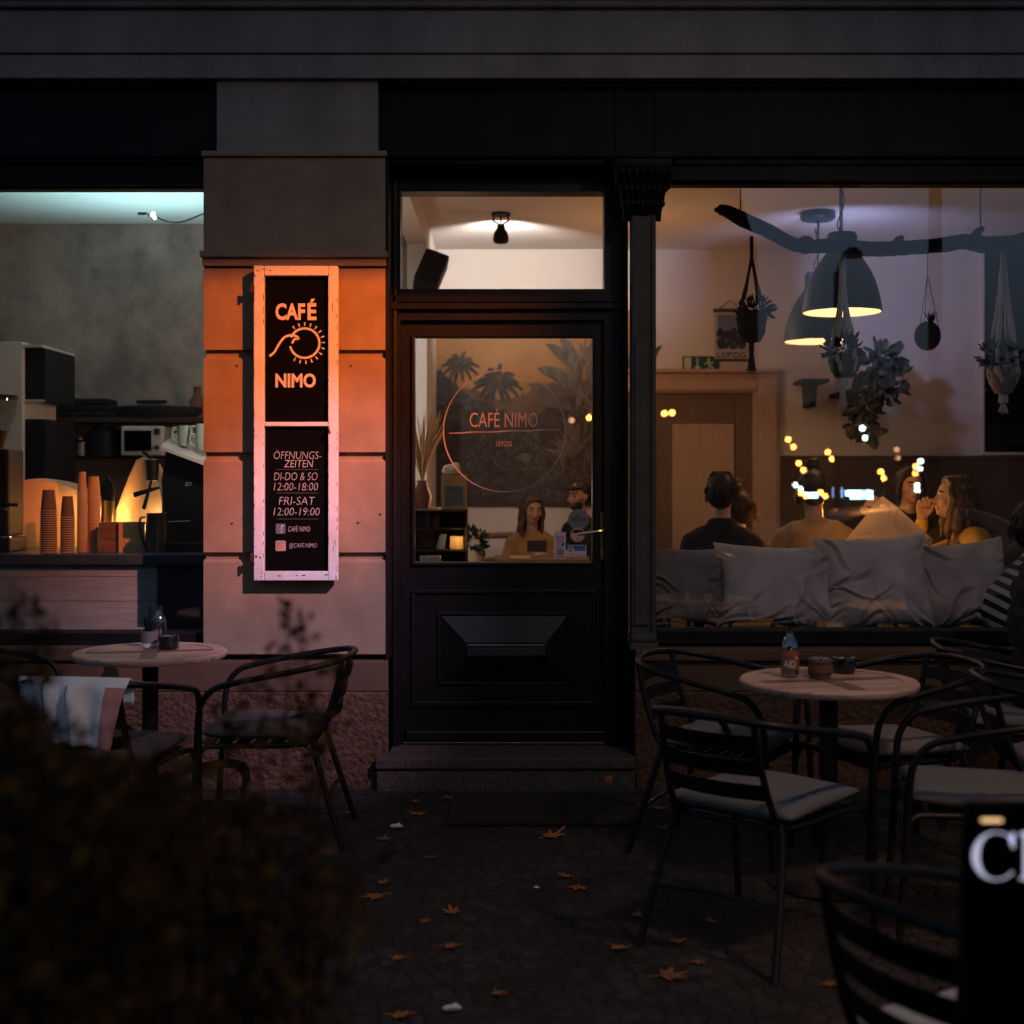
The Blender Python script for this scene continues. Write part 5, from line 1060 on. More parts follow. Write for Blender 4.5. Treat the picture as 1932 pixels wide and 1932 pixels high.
# ------------------------------------------------------------------ people
mat('tan_knit', (.42, .27, .14), .95, var=.15, vs=9, bump=.3, bs=150)
def person(label, loc, heading, shirt, hair, style='short', lean=8., yaw=0., nod=0., scale=1., hands=None, sit=True, trousers='denim', beard=False, collar=False, voxel=.010):
    """A seated adult: origin at the seat, facing +Y before it is turned to HEADING (degrees from +X)."""
    t = thing('person', label, 'person', loc, R(heading-90)); t.scale = (scale,)*3
    L = R(lean); rx = Matrix.Rotation(-L, 4, 'X')
    def U(p): return rx @ Vector(p)                   # upper body leans from the hip
    neck = U((0, .0, .56)); hd = Matrix.Translation(U((0, .025, .66))) @ Matrix.Rotation(R(yaw), 4, 'Z') @ Matrix.Rotation(R(-nod), 4, 'X')
    def Hd(p): return hd @ (Vector(p)-Vector((0, .02, .66)))
    hands = hands or [((-.14, .36, .20)), ((.14, .36, .20))]
    arms = []
    for s_, h_ in zip((-1, 1), hands):
        sh = U((s_*.178, 0, .475)); w_ = Vector(h_); d = w_-sh; l1, l2 = .29, .26; dl = min(d.length, .54); w_ = sh+d.normalized()*dl
        a = (l1*l1-l2*l2+dl*dl)/(2*dl); hgt = math.sqrt(max(l1*l1-a*a, 0)); u_ = d.normalized(); dn = Vector((s_*.55, -.25, -1)); dn = (dn-u_*dn.dot(u_)).normalized(); arms.append((sh, sh+u_*a+dn*hgt, w_))
    legs = []
    for s_ in (-1, 1):
        legs.append((Vector((s_*.09, .02, .075)), Vector((s_*.13, .44, .06)), Vector((s_*.13, .42, -.37)), Vector((s_*.14, .56, -.425))))
    B = MB()
    rot3 = hd.to_3x3().to_4x4()
    # head
    B.ell(Hd((0, .015, .79)), (.074, .094, .098), 24, 16, rot3); B.ell(Hd((0, .045, .725)), (.056, .062, .070), 20, 14, rot3); B.ell(Hd((0, .085, .683)), (.026, .022, .020), 12, 8, rot3)
    B.cap(Hd((0, .107, .775)), Hd((0, .124, .742)), .010, .0155, 10); B.ell(Hd((-.013, .114, .738)), .010, 8, 6); B.ell(Hd((.013, .114, .738)), .010, 8, 6)
    for s_ in (-1, 1):
        B.ell(Hd((s_*.030, .098, .793)), (.024, .012, .009), 10, 6, rot3); B.ell(Hd((s_*.045, .082, .748)), (.022, .02, .022), 10, 8, rot3); B.ell(Hd((s_*.077, .01, .765)), (.010, .022, .032), 12, 8, rot3)
    B.ell(Hd((0, .104, .712)), (.024, .012, .007), 12, 8, rot3); B.ell(Hd((0, .102, .702)), (.021, .013, .008), 12, 8, rot3)
    B.cap(U((0, -.005, .53)), Hd((0, .012, .70)), .056, .050, 14)
    # trunk
    def torso(Q, g=0.):
        Q.ell((0, 0, .075), (.165+g, .118+g, .10+g), 20, 12); Q.ell(U((0, .005, .20)), (.142+g, .105+g, .14+g), 20, 12, rx); Q.ell(U((0, .0, .37)), (.168+g, .115+g, .17+g), 20, 12, rx)
        Q.cap(U((-.10, -.01, .49)), U((.10, -.01, .49)), .078+g*.8, .078+g*.8, 14); [Q.cap(U((s2*.05, -.005, .515)), U((s2*.165, 0, .475)), .062+g, .055+g, 14) for s2 in (-1, 1)]; Q.cap(U((0, -.01, .50)), U((0, 0, .565)), .075+g*.5, .055+g*.6, 12)
    torso(B)
    for sh, el, wr in arms:
        B.cap(sh, el, .048, .037); B.cap(el, wr, .037, .025)
    for hp, kn, an, fo in legs:
        B.cap(hp, kn, .085, .058); B.cap(kn, an, .056, .036); B.cap(an+Vector((0, -.03, -.035)), fo, .034, .028)
    body = fuse(B, voxel, 4)
    # hands grow from the wrists: palm, four unequal fingers and a thumb
    for (sh, el, wr), s_ in zip(arms, (-1, 1)):
        f_ = (wr-el).normalized(); sd = f_.cross(Vector((0, 0, 1))); sd = sd.normalized() if sd.length > .05 else Vector((1, 0, 0)); up = sd.cross(f_)
        Hh = MB(); Hh.cap(wr-f_*.03, wr+f_*.02, .024, .024)
        for j in range(4): Hh.cap(wr+f_*.015+sd*(j-1.5)*.010, wr+f_*.085+sd*(j-1.5)*.019, .014, .0115, 8)
        for j, ln in enumerate((.062, .074, .068, .052)):
            o_ = sd*(j-1.5)*.019; p0 = wr+f_*.085+o_; p1 = p0+f_*ln*.5-up*.006+o_*.08; p2 = p1+f_*ln*.28-up*.014; p3 = p2+f_*ln*.18-up*.014
            Hh.cap(p0, p1, .0095, .0086, 8); Hh.cap(p1, p2, .0086, .008, 8); Hh.cap(p2, p3, .008, .0066, 8)
        k_ = -s_; q0 = wr+f_*.03+sd*k_*.024; q1 = q0+f_*.035+sd*k_*.024-up*.006; q2 = q1+f_*.032+sd*k_*.004-up*.006
        Hh.cap(q0, q1, .014, .0105, 8); Hh.cap(q1, q2, .0105, .0085, 8)
        hm = fuse(Hh, .0042, 2); body.add(hm.v, hm.f)
    # colour the lips and brows on the one skin
    hi = hd.inverted(); mi = []
    for f_ in body.f:
        c = Vector((0, 0, 0))
        for i in f_: c += Vector(body.v[i])
        c = (hi @ (c/len(f_)))+Vector((0, .02, .66))
        if abs(c.x) < .024 and .694 < c.z < .719 and c.y > .098: mi.append(1)
        elif .014 < abs(c.x) < .050 and .797 < c.z < .808 and c.y > .07: mi.append(2)
        else: mi.append(0)
    body.m = mi
    bo = body.build('body', ['skin', 'lip', 'brow'], t, smooth=True, angle=180)
    ey = MB()
    for s_ in (-1, 1): ey.ell(Hd((s_*.030, .0935, .777)), (.0125, .010, .0065), 10, 8, rot3)
    ey.build('eyes', 'brow', t, smooth=True)
    # clothes
    Q = MB(); torso(Q, .020)
    for sh, el, wr in arms: Q.cap(sh, el, .062, .050); Q.cap(el, wr-(wr-el)*.06, .052, .036)
    if collar: Q.cap(U((-.05, -.02, .545)), U((.05, -.02, .545)), .066, .066); Q.cap(U((-.045, -.035, .585)), U((.045, -.035, .585)), .045, .045)
    sh_ = fuse(Q, .013, 3)
    for i, p in enumerate(sh_.v):                      # folds
        p = Vector(p); nz = mnoise.noise(p*11+Vector(loc))*.009+mnoise.noise(Vector((p.x*9, p.y*9, p.z*28)))*.006+abs(mnoise.noise(p*17))*-.008; d = Vector((p.x, p.y-.0, 0)); sh_.v[i] = tuple(p+(d.normalized() if d.length > 1e-4 else Vector())*nz)
    sh_.build('shirt', shirt, t, smooth=True, angle=180)
    Q = MB(); Q.ell((0, 0, .07), (.178, .13, .10), 20, 12)
    for hp, kn, an, fo in legs: Q.cap(hp, kn, .097, .072); Q.cap(kn, an+Vector((0, 0, .03)), .072, .056)
    fuse(Q, .014, 3).build('trousers', trousers, t, smooth=True, angle=180)
    Q = MB()
    for hp, kn, an, fo in legs: Q.cap(an+Vector((0, -.04, -.03)), fo, .046, .040)
    fuse(Q, .012, 2).build('shoes', 'black_plastic', t, smooth=True, angle=180)
    # hair
    rg = random.Random(hash(label) % 1000 if False else len(label)*7)
    Hh = MB(); Hh.ell(Hd((0, -.012, .812)), (.086, .096, .092), 24, 16, rot3); Hh.ell(Hd((0, -.05, .77)), (.080, .062, .085), 20, 12, rot3)
    if style in ('long', 'bun', 'curly'): Hh.ell(Hd((0, -.055, .73)), (.072, .055, .07), 20, 12, rot3)
    if style in ('long', 'bun', 'curly'):
        Hh.ell(Hd((0, .022, .860)), (.072, .076, .042), 20, 12, rot3)
        for s_ in (-1, 1): Hh.cap(Hd((s_*.045, .068, .872)), Hd((s_*.080, .048, .80)), .016, .020); Hh.cap(Hd((s_*.080, .048, .80)), Hd((s_*.086, .030, .72)), .020, .022)
    if style == 'long':
        for s_ in (-1, 1): Hh.cap(Hd((s_*.072, .0, .80)), Hd((s_*.098, -.0, .60)), .030, .026); Hh.cap(Hd((s_*.05, -.05, .74)), Hd((s_*.07, -.06, .52)), .045, .035)
        Hh.cap(Hd((0, -.07, .76)), Hd((0, -.10, .50)), .055, .045)
        for s_ in (-1, 1): Hh.cap(Hd((s_*.080, .035, .76)), Hd((s_*.092, .05, .55)), .026, .012)
    if style == 'cap': Hh.ell(Hd((0, .06, .845)), (.075, .085, .022), 20, 10, rot3)
    hm = fuse(Hh, .009, 3)
    for i, p in enumerate(hm.v):
        p = Vector(p); q = hi @ p; hm.v[i] = tuple(p+Vector((mnoise.noise(Vector((q.x*60, q.y*60, q.z*10))), mnoise.noise(Vector((q.y*60, q.x*60, q.z*10+7))), 0))*.007+Vector((mnoise.noise(Vector((q.x*9, q.y*9, q.z*16))), mnoise.noise(Vector((q.y*9, q.x*9+4, q.z*16))), 0))*(.018 if style in ('long', 'curly') else .004))
    if style in ('long', 'bun', 'curly', 'short'):
        for k in range(300 if style != 'short' else 120):
            a = rg.uniform(0, 6.283); tp = Hd((.05*math.cos(a)*rg.random(), -.01+.05*math.sin(a)*rg.random(), .905)); sd_ = Vector((math.cos(a)*.088, -.02+math.sin(a)*.095, .80))
            if style == 'long':
                if math.sin(a) > .55: continue
                ends = [Hd(sd_), Hd((sd_.x*1.08, sd_.y-.01, .68)), Hd((sd_.x*rg.uniform(1.0, 1.35), sd_.y-.02, rg.uniform(.44, .56)))]
            elif style == 'bun':
                if math.sin(a) > .5: continue
                ends = [Hd((sd_.x*.98, sd_.y*.98, .80)), Hd((sd_.x*.85, sd_.y-.02, rg.uniform(.66, .74)))]
            else:
                if math.sin(a) > .3: continue
                ends = [Hd((sd_.x*.97, sd_.y*.97-.005, .80)), Hd((sd_.x*.9, sd_.y*.95-.01, rg.uniform(.72, .75)))]
            wob = Vector((rg.uniform(-.016, .016), rg.uniform(-.012, .012), 0)); P = catmull([tp]+ends, 4); P = [p_+wob*math.sin(i_*1.1+a) for i_, p_ in enumerate(P)]; hm.tube(P, [.0035*(1-.7*i/len(P)) for i in range(len(P))], 4)
    if style == 'bun':
        bb = fuse(MB().ell(Hd((0, -.03, .935)), (.043, .043, .038), 14, 10, rot3).ell(Hd((.02, -.045, .945)), .025, 10, 8), .006, 2); hm.add(bb.v, bb.f)
        for k in range(30): c = Hd((0, -.03, .935)); d = Vector((rg.gauss(0, 1), rg.gauss(0, 1), rg.gauss(0, 1))).normalized(); hm.tube([c+d*.03, c+d*rg.uniform(.05, .07)], [.003, .001], 4)
    if beard:
        bb = fuse(MB().ell(Hd((0, .052, .695)), (.060, .060, .045), 16, 10, rot3).ell(Hd((0, .06, .72)), (.060, .050, .02), 16, 10, rot3), .007, 2); hm.add(bb.v, bb.f)
    hm.build('hair', hair, t, smooth=True, angle=180)
    return t
def seat_at(px, py, y, sc_=1., lean=8, head=None):
    """Where a person's hip goes so that the head shows at this place in depth Y."""
    h_ = P3(px, py, y); k = R(lean); f_ = Vector((math.cos(R(head)), math.sin(R(head)), 0)) if head is not None else Vector((0, 0, 0)); return h_-Vector((0, 0, (.77*math.cos(k))*sc_))-f_*(.77*math.sin(k)*sc_)
def stool(x, y, z, label):
    t = thing('stool', label, 'stool', (x, y, FL)); h_ = z-FL
    q = MB(); q.lathe([(0, h_-.03), (.17, h_-.03), (.175, h_-.015), (.17, h_-.002), (0, h_-.002)], n=24); q.build('seat', 'brown_wood', t, smooth=True)
    for k in range(4): a = R(45+90*k); q = MB(); q.tube([(.13*math.cos(a), .13*math.sin(a), h_-.031), (.17*math.cos(a), .17*math.sin(a), 0)], .016, 8); q.build('leg', 'brown_wood', t, smooth=True)
    return t
# 1 the woman behind the door glass
p = seat_at(1002, 962, 4.95, .97); p.y = 4.95
person('woman with long dark hair in a mustard shirt at the table behind the door glass', p, 272, 'mustard', 'hair_brown', 'long', lean=8, yaw=16, nod=8, scale=.97, hands=[(-.15, .42, .27), (.12, .42, .27)], voxel=.008)
# 2 the man at the right edge of the door glass
p = seat_at(1111, 936, 5.0, 1.0)
person('bearded man with dark cap and black sweater at right edge of the door glass', p, 222, 'black_knit', 'hair_dark', 'cap', lean=8, nod=4, scale=1.0, beard=True, hands=[(-.15, .42, .25), (.12, .42, .27)], voxel=.008)
# right window
p = seat_at(1360, 947, 1.80); person('person with short dark hair and a dark hooded jacket, seen from behind', p, 78, 'black_knit', 'hair_dark', 'short', lean=8, scale=1.06, collar=True, yaw=0)
p = seat_at(1412, 960, 2.05); person('woman with her hair in a bun leaning towards the person in the hooded jacket', p, 112, 'black_knit', 'hair_brown', 'bun', lean=10, yaw=25, nod=14, scale=1.0)
p = seat_at(1546, 925, 1.75, 1.08, 20); person('person in a pale tan sweater bending forward under the orange light', p, 84, 'tan_knit', 'hair_dark', 'bun', lean=22, nod=24, scale=1.08)
p = seat_at(1640, 955, 3.3); person('dark-haired guest facing the window across the table, behind the tan pillow', p, 262, 'black_knit', 'hair_dark', 'short', lean=14, nod=10, scale=1.0)
p = seat_at(1702, 925, 3.2); person('tall dark-haired guest across the table beside the woman in yellow', p, 275, 'black_knit', 'hair_dark', 'curly', lean=10, nod=4, scale=1.05)
p = seat_at(1786, 940, 1.62, 1.05, 26, 172); person('woman with long light brown hair and yellow cardigan in profile, chin on hand', p, 172, 'yellow_knit', 'hair_brown', 'long', lean=26, nod=-6, scale=1.05, hands=[(-.12, .46, .40), (.02, .47, .57)], voxel=.008)
p = P3(2046, 1085, 1.1); p.z = WZ(1170, 1.1); person('guest mostly beyond the right edge, one hand resting on the taupe pillow', p, 200, 'black_knit', 'hair_brown', 'long', lean=8, scale=1.0, hands=[(-.10, .30, .24), (.33, .56, .30)])
for x, y, z, lb in ((P3(1002, 0, 4.95).x, 4.95, .40, 'stool under the woman in mustard'), (P3(1101, 0, 5.0).x, 5.0, .50, 'stool under the bearded man'), (P3(1640, 0, 3.3).x, 3.3, .46, 'stool under the guest facing the window'), (P3(1702, 0, 3.2).x, 3.2, .52, 'stool under the tall dark-haired guest')): stool(x, y, z, lb)
# ------------------------------------------------------------------ terrace furniture
def make_chair():
    t = thing('terrace_chair', 'x', 'chair', (0, 0, 0), group='tubular cafe terrace chairs')
    tb = .0125
    hp = []
    side = [(.262, .225, .50), (.268, .212, .575), (.274, .165, .635), (.280, .08, .662), (.285, -.06, .69), (.268, -.20, .715), (.20, -.305, .735), (.09, -.348, .745)]
    ring_ = side+[(0, -.355, .747)]+[(-x, y, z) for x, y, z in side[::-1]]
    MB().tube(catmull(ring_, 5), tb, 10).build('arm_hoop', 'chair_frame', t, smooth=True)
    for s_ in (-1, 1):
        MB().tube(catmull([(s_*.262, .225, .50), (s_*.258, .235, .30), (s_*.252, .255, .0)], 6), tb, 10).build('leg', 'chair_frame', t, smooth=True)
        MB().tube(catmull([(s_*.185, -.215, .425), (s_*.20, -.225, .36), (s_*.225, -.285, .16), (s_*.24, -.335, .0)], 6), tb, 10).build('leg', 'chair_frame', t, smooth=True)
        MB().tube(catmull([(s_*.165, -.325, .735), (s_*.170, -.30, .62), (s_*.178, -.26, .50), (s_*.185, -.215, .425), (s_*.20, -.12, .405), (s_*.21, .10, .405), (s_*.235, .21, .40), (s_*.256, .236, .33)], 6), tb*.9, 10).build('upright', 'chair_frame', t, smooth=True)
    for zc in (.675, .60, .525):
        q = MB(); v = []; f = []; n = 12
        yb = -.325+(.735-zc)*.26
        for i in range(n+1):
            u_ = -1+2*i/n; x = u_*.172; y = yb-.035*(1-u_*u_)
            for dz in (-.024, .024):
                for dy in (0, .004): v.append((x, y+dy-dz*.2, zc+dz))
        for i in range(n):
            a = i*4; b_ = a+4; f += [(a, a+2, b_+2, b_), (a+1, b_+1, b_+3, a+3), (a, b_, b_+1, a+1), (a+2, a+3, b_+3, b_+2)]
        f += [(0, 1, 3, 2), (n*4, n*4+2, n*4+3, n*4+1)]
        q.add(v, f).build('slat', 'chair_frame', t, smooth=True)
    q = MB(); fr = [(.20, .21, .408), (.205, .0, .408), (.185, -.19, .408), (-.185, -.19, .408), (-.205, .0, .408), (-.20, .21, .408)]
    for k in range(6): y = -.165+k*.068; q.box(-.198, .198, y, y+.05, .411, .417)
    q.build('seat', 'chair_frame', t)
    for P_ in ([(-.21, .20, .398), (.21, .20, .398)], [(-.185, -.18, .398), (.185, -.18, .398)], catmull([(-.225, -.28, .18), (0, -.27, .20), (.225, -.28, .18)], 4)): MB().tube(P_, .009, 8).build('stretcher', 'chair_frame', t, smooth=True)
    return t
proto = make_chair(); used = []
def chair(x, y, heading, label):
    o = proto if not used else copy_tree(proto); used.append(o)
    o.location = (x, y, 0); o.rotation_euler = (0, 0, R(heading-90)); o['label'] = label; o['category'] = 'chair'; o['group'] = 'tubular cafe terrace chairs'; return o
def cushion(x, y, heading, label, m='seat_cloth', seed=1, dz=0.):
    q = pad(.45, .44, .058, seed, 30, .006, .4, 6.); o = q.build('seat_cushion', m, smooth=True, angle=180); o.location = (x, y, .452+dz); o.rotation_euler = (R(1.5), 0, R(heading-90)); return tag(o, label, 'cushion', 'seat cushions on the terrace chairs')
mat('seat_cloth', (.2, .2, .2), .95, var=0, bump=.2, bs=250)
def seat_cloth():
    m = M['seat_cloth']; n = m.node_tree; b_ = n.nodes['Principled BSDF']; tc = n.nodes.new('ShaderNodeTexCoord'); sp = n.nodes.new('ShaderNodeSeparateXYZ'); n.links.new(tc.outputs['Object'], sp.inputs[0])
    r = n.nodes.new('ShaderNodeValToRGB'); r.color_ramp.interpolation = 'CONSTANT'; cr = r.color_ramp
    ad = n.nodes.new('ShaderNodeMath'); ad.operation = 'ADD'; ad.inputs[1].default_value = .5; n.links.new(sp.outputs[0], ad.inputs[0]); n.links.new(ad.outputs[0], r.inputs[0])
    g_ = (.14, .14, .14, 1); bl = (.06, .075, .15, 1)
    cr.elements[0].color = g_; cr.elements[1].position = .655; cr.elements[1].color = bl; e_ = cr.elements.new(.675); e_.color = g_
    n.links.new(r.outputs[0], b_.inputs['Base Color'])
seat_cloth()
def table(x, y, label):
    t = thing('bistro_table', label, 'table', (x, y, 0), group='round wooden terrace tables'); r_ = .315; h_ = .735
    q = MB(); q.lathe([(r_-.058, h_-.026), (r_-.006, h_-.026), (r_, h_-.018), (r_, h_-.006), (r_-.006, h_), (r_-.058, h_)], n=72, closed=True); q.build('rim', 'table_wood', t, smooth=True)
    q = MB(); g_ = .0022
    for k in range(4):                               # four panels around a cross bar
        a0 = k*90; P = [(.034, .034)]
        ri = r_-.0605
        for j in range(13): a = R(7.2+j*(90-14.4)/12); P.append((ri*math.cos(a), ri*math.sin(a)))
        rot = Matrix.Rotation(R(a0), 2); P = [rot @ Vector(p) for p in P]; n = len(P)
        q.add([(p.x, p.y, h_-.024) for p in P]+[(p.x, p.y, h_-.002) for p in P], [tuple(range(n))[::-1], tuple(range(n, 2*n))]+[(i, (i+1) % n, (i+1) % n+n, i+n) for i in range(n)])
    q.build('panels', 'table_wood', t)
    q = MB(); q.box(-.0315, .0315, -(r_-.0605), r_-.0605, h_-.024, h_-.001, .001); q.box(.034, r_-.0605, -.0315, .0315, h_-.024, h_-.0015, .001); q.box(-(r_-.0605), -.034, -.0315, .0315, h_-.024, h_-.0015, .001); q.build('cross_bar', 'brown_wood', t)
    q = MB(); q.tube([(0, 0, .05), (0, 0, h_-.045)], .033, 20); q.box(-.14, .14, -.02, .02, h_-.045, h_-.0245); q.box(-.02, .02, -.14, .14, h_-.0455, h_-.0245); q.build('post', 'black_plastic', t, smooth=True)
    q = MB(); q.lathe([(0, .0), (.21, .0), (.215, .012), (.19, .022), (.05, .045), (.04, .07), (0, .07)], n=40); q.build('foot', 'dark_steel', t, smooth=True)
    t.rotation_euler = (0, 0, R(12)); return t
TX, TY = 1.134, -1.50
table(TX, TY, 'round wooden table with a labelled drinks bottle, right of the door')
LX, LY = -1.51, -.72
table(LX, LY, 'round wooden table with a cactus pot, left of the door')
CZ = .736
chair(.86, -1.06, -30, 'terrace chair by the iron column, its open back turned to the doorway'); cushion(.86, -1.06, -30, 'shaded cushion on the chair by the iron column', seed=2)
chair(.80, -2.03, 48, 'terrace chair seen from behind in front of the bottle table'); cushion(.80, -2.03, 48, 'grey blue-striped cushion on the chair seen from behind', seed=3)
chair(1.43, -1.16, 200, 'terrace chair pushed in on the far right side of the bottle table'); cushion(1.43, -1.16, 200, 'pinkish cushion on the chair beyond the bottle table', 'cushion_pink', seed=4)
chair(1.50, -1.95, 168, 'terrace chair in front right of the bottle table, its pale seat facing left'); cushion(1.50, -1.95, 168, 'pale cushion with one blue stripe right of the front chair', seed=5)
chair(2.16, -.62, -14, 'terrace chair by the window at the right edge, under the person in black'); cushion(2.16, -.62, -14, 'cushion on the chair by the window at the right edge', seed=6)
chair(2.02, -1.52, -8, 'terrace chair half cut off by the right edge, nearer than the person in black'); cushion(2.02, -1.52, -8, 'cushion half cut off by the right edge', seed=7)
chair(.92, -3.88, 28, 'blurred near terrace chair behind the black lettered board'); cushion(.92, -3.88, 28, 'pale blurred cushion beside the black lettered board', 'cushion_cloth', seed=8)
chair(-1.50, -1.30, 84, 'terrace chair with a white cloth over its back, left of the door'); cushion(-1.50, -1.30, 84, 'cushion on the chair with the white cloth', 'cushion_dark', seed=9)
chair(-1.00, -.84, 181, 'terrace chair in side view below the orange pier'); cushion(-1.00, -.84, 181, 'cushion on the side-view chair below the orange pier', 'cushion_dark', seed=10)
chair(-2.22, -.62, 2, 'terrace chair at the left edge beyond the cactus table'); cushion(-2.22, -.62, 2, 'cushion on the chair at the left edge', 'cushion_dark', seed=11)
# cloth over the back of the left chair
def drape():
    q = MB(); v = []; f = []; nu, nv = 44, 26
    mx = Matrix.Translation((-1.50, -1.30, 0)) @ Matrix.Rotation(R(84-90), 4, 'Z')
    for i in range(nu+1):
        u_ = -1+2*i/nu; x = u_*.205; yb = -.354+.050*abs(u_)**2; zt = .7635-.010*abs(u_)**2
        for j in range(nv+1):
            s_ = j/nv; d = -.09+s_*.29                    # hanging length: front side then back side
            fold = .020*math.sin(u_*9+1.2*math.sin(u_*4))+.016*mnoise.noise(Vector((u_*4, s_*3, 2)))
            k = max(0, min(1, abs(d)/.05))
            if d < 0: y = yb+.017+fold*.3*k; z = zt+d*1.0+.0
            else: y = yb-.016-.02*k-(fold*k)-.02*s_; z = zt-d
            if abs(d) < .02: z = zt+.004*(1-abs(d)/.02); y = yb+(-d)*.8
            taper = 1-.42*max(0, d)/.24*(1 if d > 0 else 0)
            skew = .03*max(0, d)/.24
            v.append(mx @ Vector((x*taper+skew, y, z-.05*max(0, d)/.24*(u_*.5+.5))))
    for i in range(nu):
        for j in range(nv):
            a = i*(nv+1)+j; q.cm = 1 if (u0 := -1+2*(i+.5)/nu) > .70 and j > 9 else 0
            if abs(u0+.42) < .03 or abs(u0-.02) < .03: q.cm = 2 if j > 9 else 0
            o = len(q.m); f.append((a, a+nv+1, a+nv+2, a+1)); q.m.append(q.cm)
    q.v = [tuple(p) for p in v]; q.f = f
    ob = q.build('draped_cloth', ['white_cloth', 'red_cloth', 'blue_stripe'], smooth=True, angle=180)
    so = ob.modifiers.new('thick', 'SOLIDIFY'); so.thickness = .004
    return tag(ob, 'white cloth with red and blue marks hung over the back of a chair', 'cloth')
drape()
# things on the tables
def onT(px, py, tx, ty):                              # table point under a picture place
    D = (CAM_Z-CZ)*FPX/(py-905); return Vector(((px-966)*D/FPX, D-CAM_D, CZ))
p = onT(1490, 1276, TX, TY)
t = thing('drinks_bottle', 'small clear drinks bottle lettered AID+ with orange drink in it', 'bottle', p)
q = MB(); q.lathe([(0, 0), (.030, 0), (.033, .005), (.033, .105), (.030, .122), (.017, .143), (.0135, .150), (.0135, .166), (.0155, .167), (.0155, .174), (.012, .175), (.0115, .150), (.028, .122), (.031, .105), (.031, .008), (0, .006)], n=32); q.build('glass', 'bottle_glass', t, smooth=True)
q = MB(); q.lathe([(0, .0065), (.0305, .0085), (.0305, .034), (0, .034)], n=24); q.build('drink', 'label_orange', t, smooth=True)
q = MB(); v = []; f = []
for i in range(25):
    a = R(-170+i*6.6); v += [(.0337*math.cos(a), .0337*math.sin(a), .028), (.0337*math.cos(a), .0337*math.sin(a), .098)]
for i in range(24): f.append((2*i, 2*i+2, 2*i+3, 2*i+1))
q.add(v, f); lb = q.build('paper_label', 'label_orange', t, smooth=True)
tx = text('AID', -.031, .016, .036, .062, 0, .02); q = text('+', .012, .026, .064, .078, 0, .03); tx.add(q.v, q.f); tx.v = [(.0345*math.sin(x/.0345-.0), -.0345*math.cos(x/.0345), z) for x, y, z in tx.v]
tx.build('lettering', 'letter_white', lb)
q = MB(); q.tube([(0, .004, .17), (.001, .004, .20)], .0022, 6); q.build('straw', 'black_plastic', t, smooth=True)
p = onT(1547, 1278, TX, TY)
t = thing('succulent_pot', 'wooden barrel pot with a star-shaped grey succulent on the right table', 'potted plant', p)
q = MB(); q.lathe([(0, 0), (.038, 0), (.042, .02), (.043, .04), (.040, .068), (.034, .068), (.034, .05), (0, .05)], n=28); q.build('pot', 'terracotta', t, smooth=True)
q = MB()
for zz in (.016, .052): q.lathe([(.0435, zz), (.0445, zz+.003), (.0435, zz+.006)], n=28, cap=False)
q.build('band', 'rope_dark', t, smooth=True)
q = MB()
for k in range(16):
    a = R(k*137.5); el = .35+.5*(k/16); d = Vector((math.cos(a)*math.cos(el), math.sin(a)*math.cos(el), math.sin(el))); P = [Vector((0, 0, .055))+d*s_*.052*(1-.25*k/16)+Vector((0, 0, -.012*s_*s_)) for s_ in (0, .35, .7, 1)]; q.tube(P, [.005, .0075, .006, .001], 6)
q.build('foliage', 'succulent', t, smooth=True)
def ashtray(p, label):
    q = MB(); q.lathe([(0, 0), (.040, 0), (.043, .006), (.044, .05), (.042, .056), (.033, .058), (.026, .052), (.020, .03), (0, .028)], n=32)
    for k in range(3): pass
    return one('ashtray', q, 'ashtray', label, 'ashtray', 'black round ashtrays', loc=p)
p = onT(1592, 1268, TX, TY); ashtray(p, 'black round ashtray behind the succulent pot on the right table')
p = onT(318, 1223, LX, LY); ashtray(p, 'black round ashtray in front of the cactus on the left table')
p = onT(282, 1220, LX, LY)
t = thing('cactus_pot', 'small striped pot with a spiky upright cactus on the left table', 'potted plant', p)
q = MB(); q.lathe([(0, 0), (.034, 0), (.034, .016)], n=24); q.build('pot_base', 'white_cloth', t, smooth=True)
q = MB(); q.lathe([(.0335, .0165), (.036, .068), (.031, .068), (.03, .055), (0, .055)], n=24); q.build('pot', 'concrete_pot', t, smooth=True)
q = MB()
for k, (a, e_, ln) in enumerate(((80, 82, .12), (150, 60, .07), (20, 66, .075), (250, 68, .085), (310, 62, .07), (200, 70, .06))):
    d = Vector((math.cos(R(a))*math.cos(R(e_)), math.sin(R(a))*math.cos(R(e_)), math.sin(R(e_)))); q.tube([Vector((0, 0, .055))+d*ln*s_ for s_ in (0, .4, .75, 1)], [.010, .009, .006, .001], 6)
    for j in range(14): c = Vector((0, 0, .055))+d*ln*(.15+.8*j/14); n_ = Vector((rm.uniform(-1, 1), rm.uniform(-1, 1), .4)).normalized(); q.tube([c, c+n_*.013], [.003, .0006], 4)
q.build('cactus', 'plant_dark', t)
p = onT(300, 1206, LX, LY)
t = thing('empty_bottle', 'clear empty glass bottle behind the cactus on the left table', 'bottle', p)
q = MB(); q.lathe([(0, 0), (.031, 0), (.033, .006), (.033, .075), (.030, .095), (.015, .118), (.0125, .128), (.0125, .142), (.015, .143), (.015, .15), (.012, .151), (.011, .128), (.028, .095), (.031, .075), (.031, .008), (0, .006)], n=32); q.build('glass', 'bottle_glass', t, smooth=True)
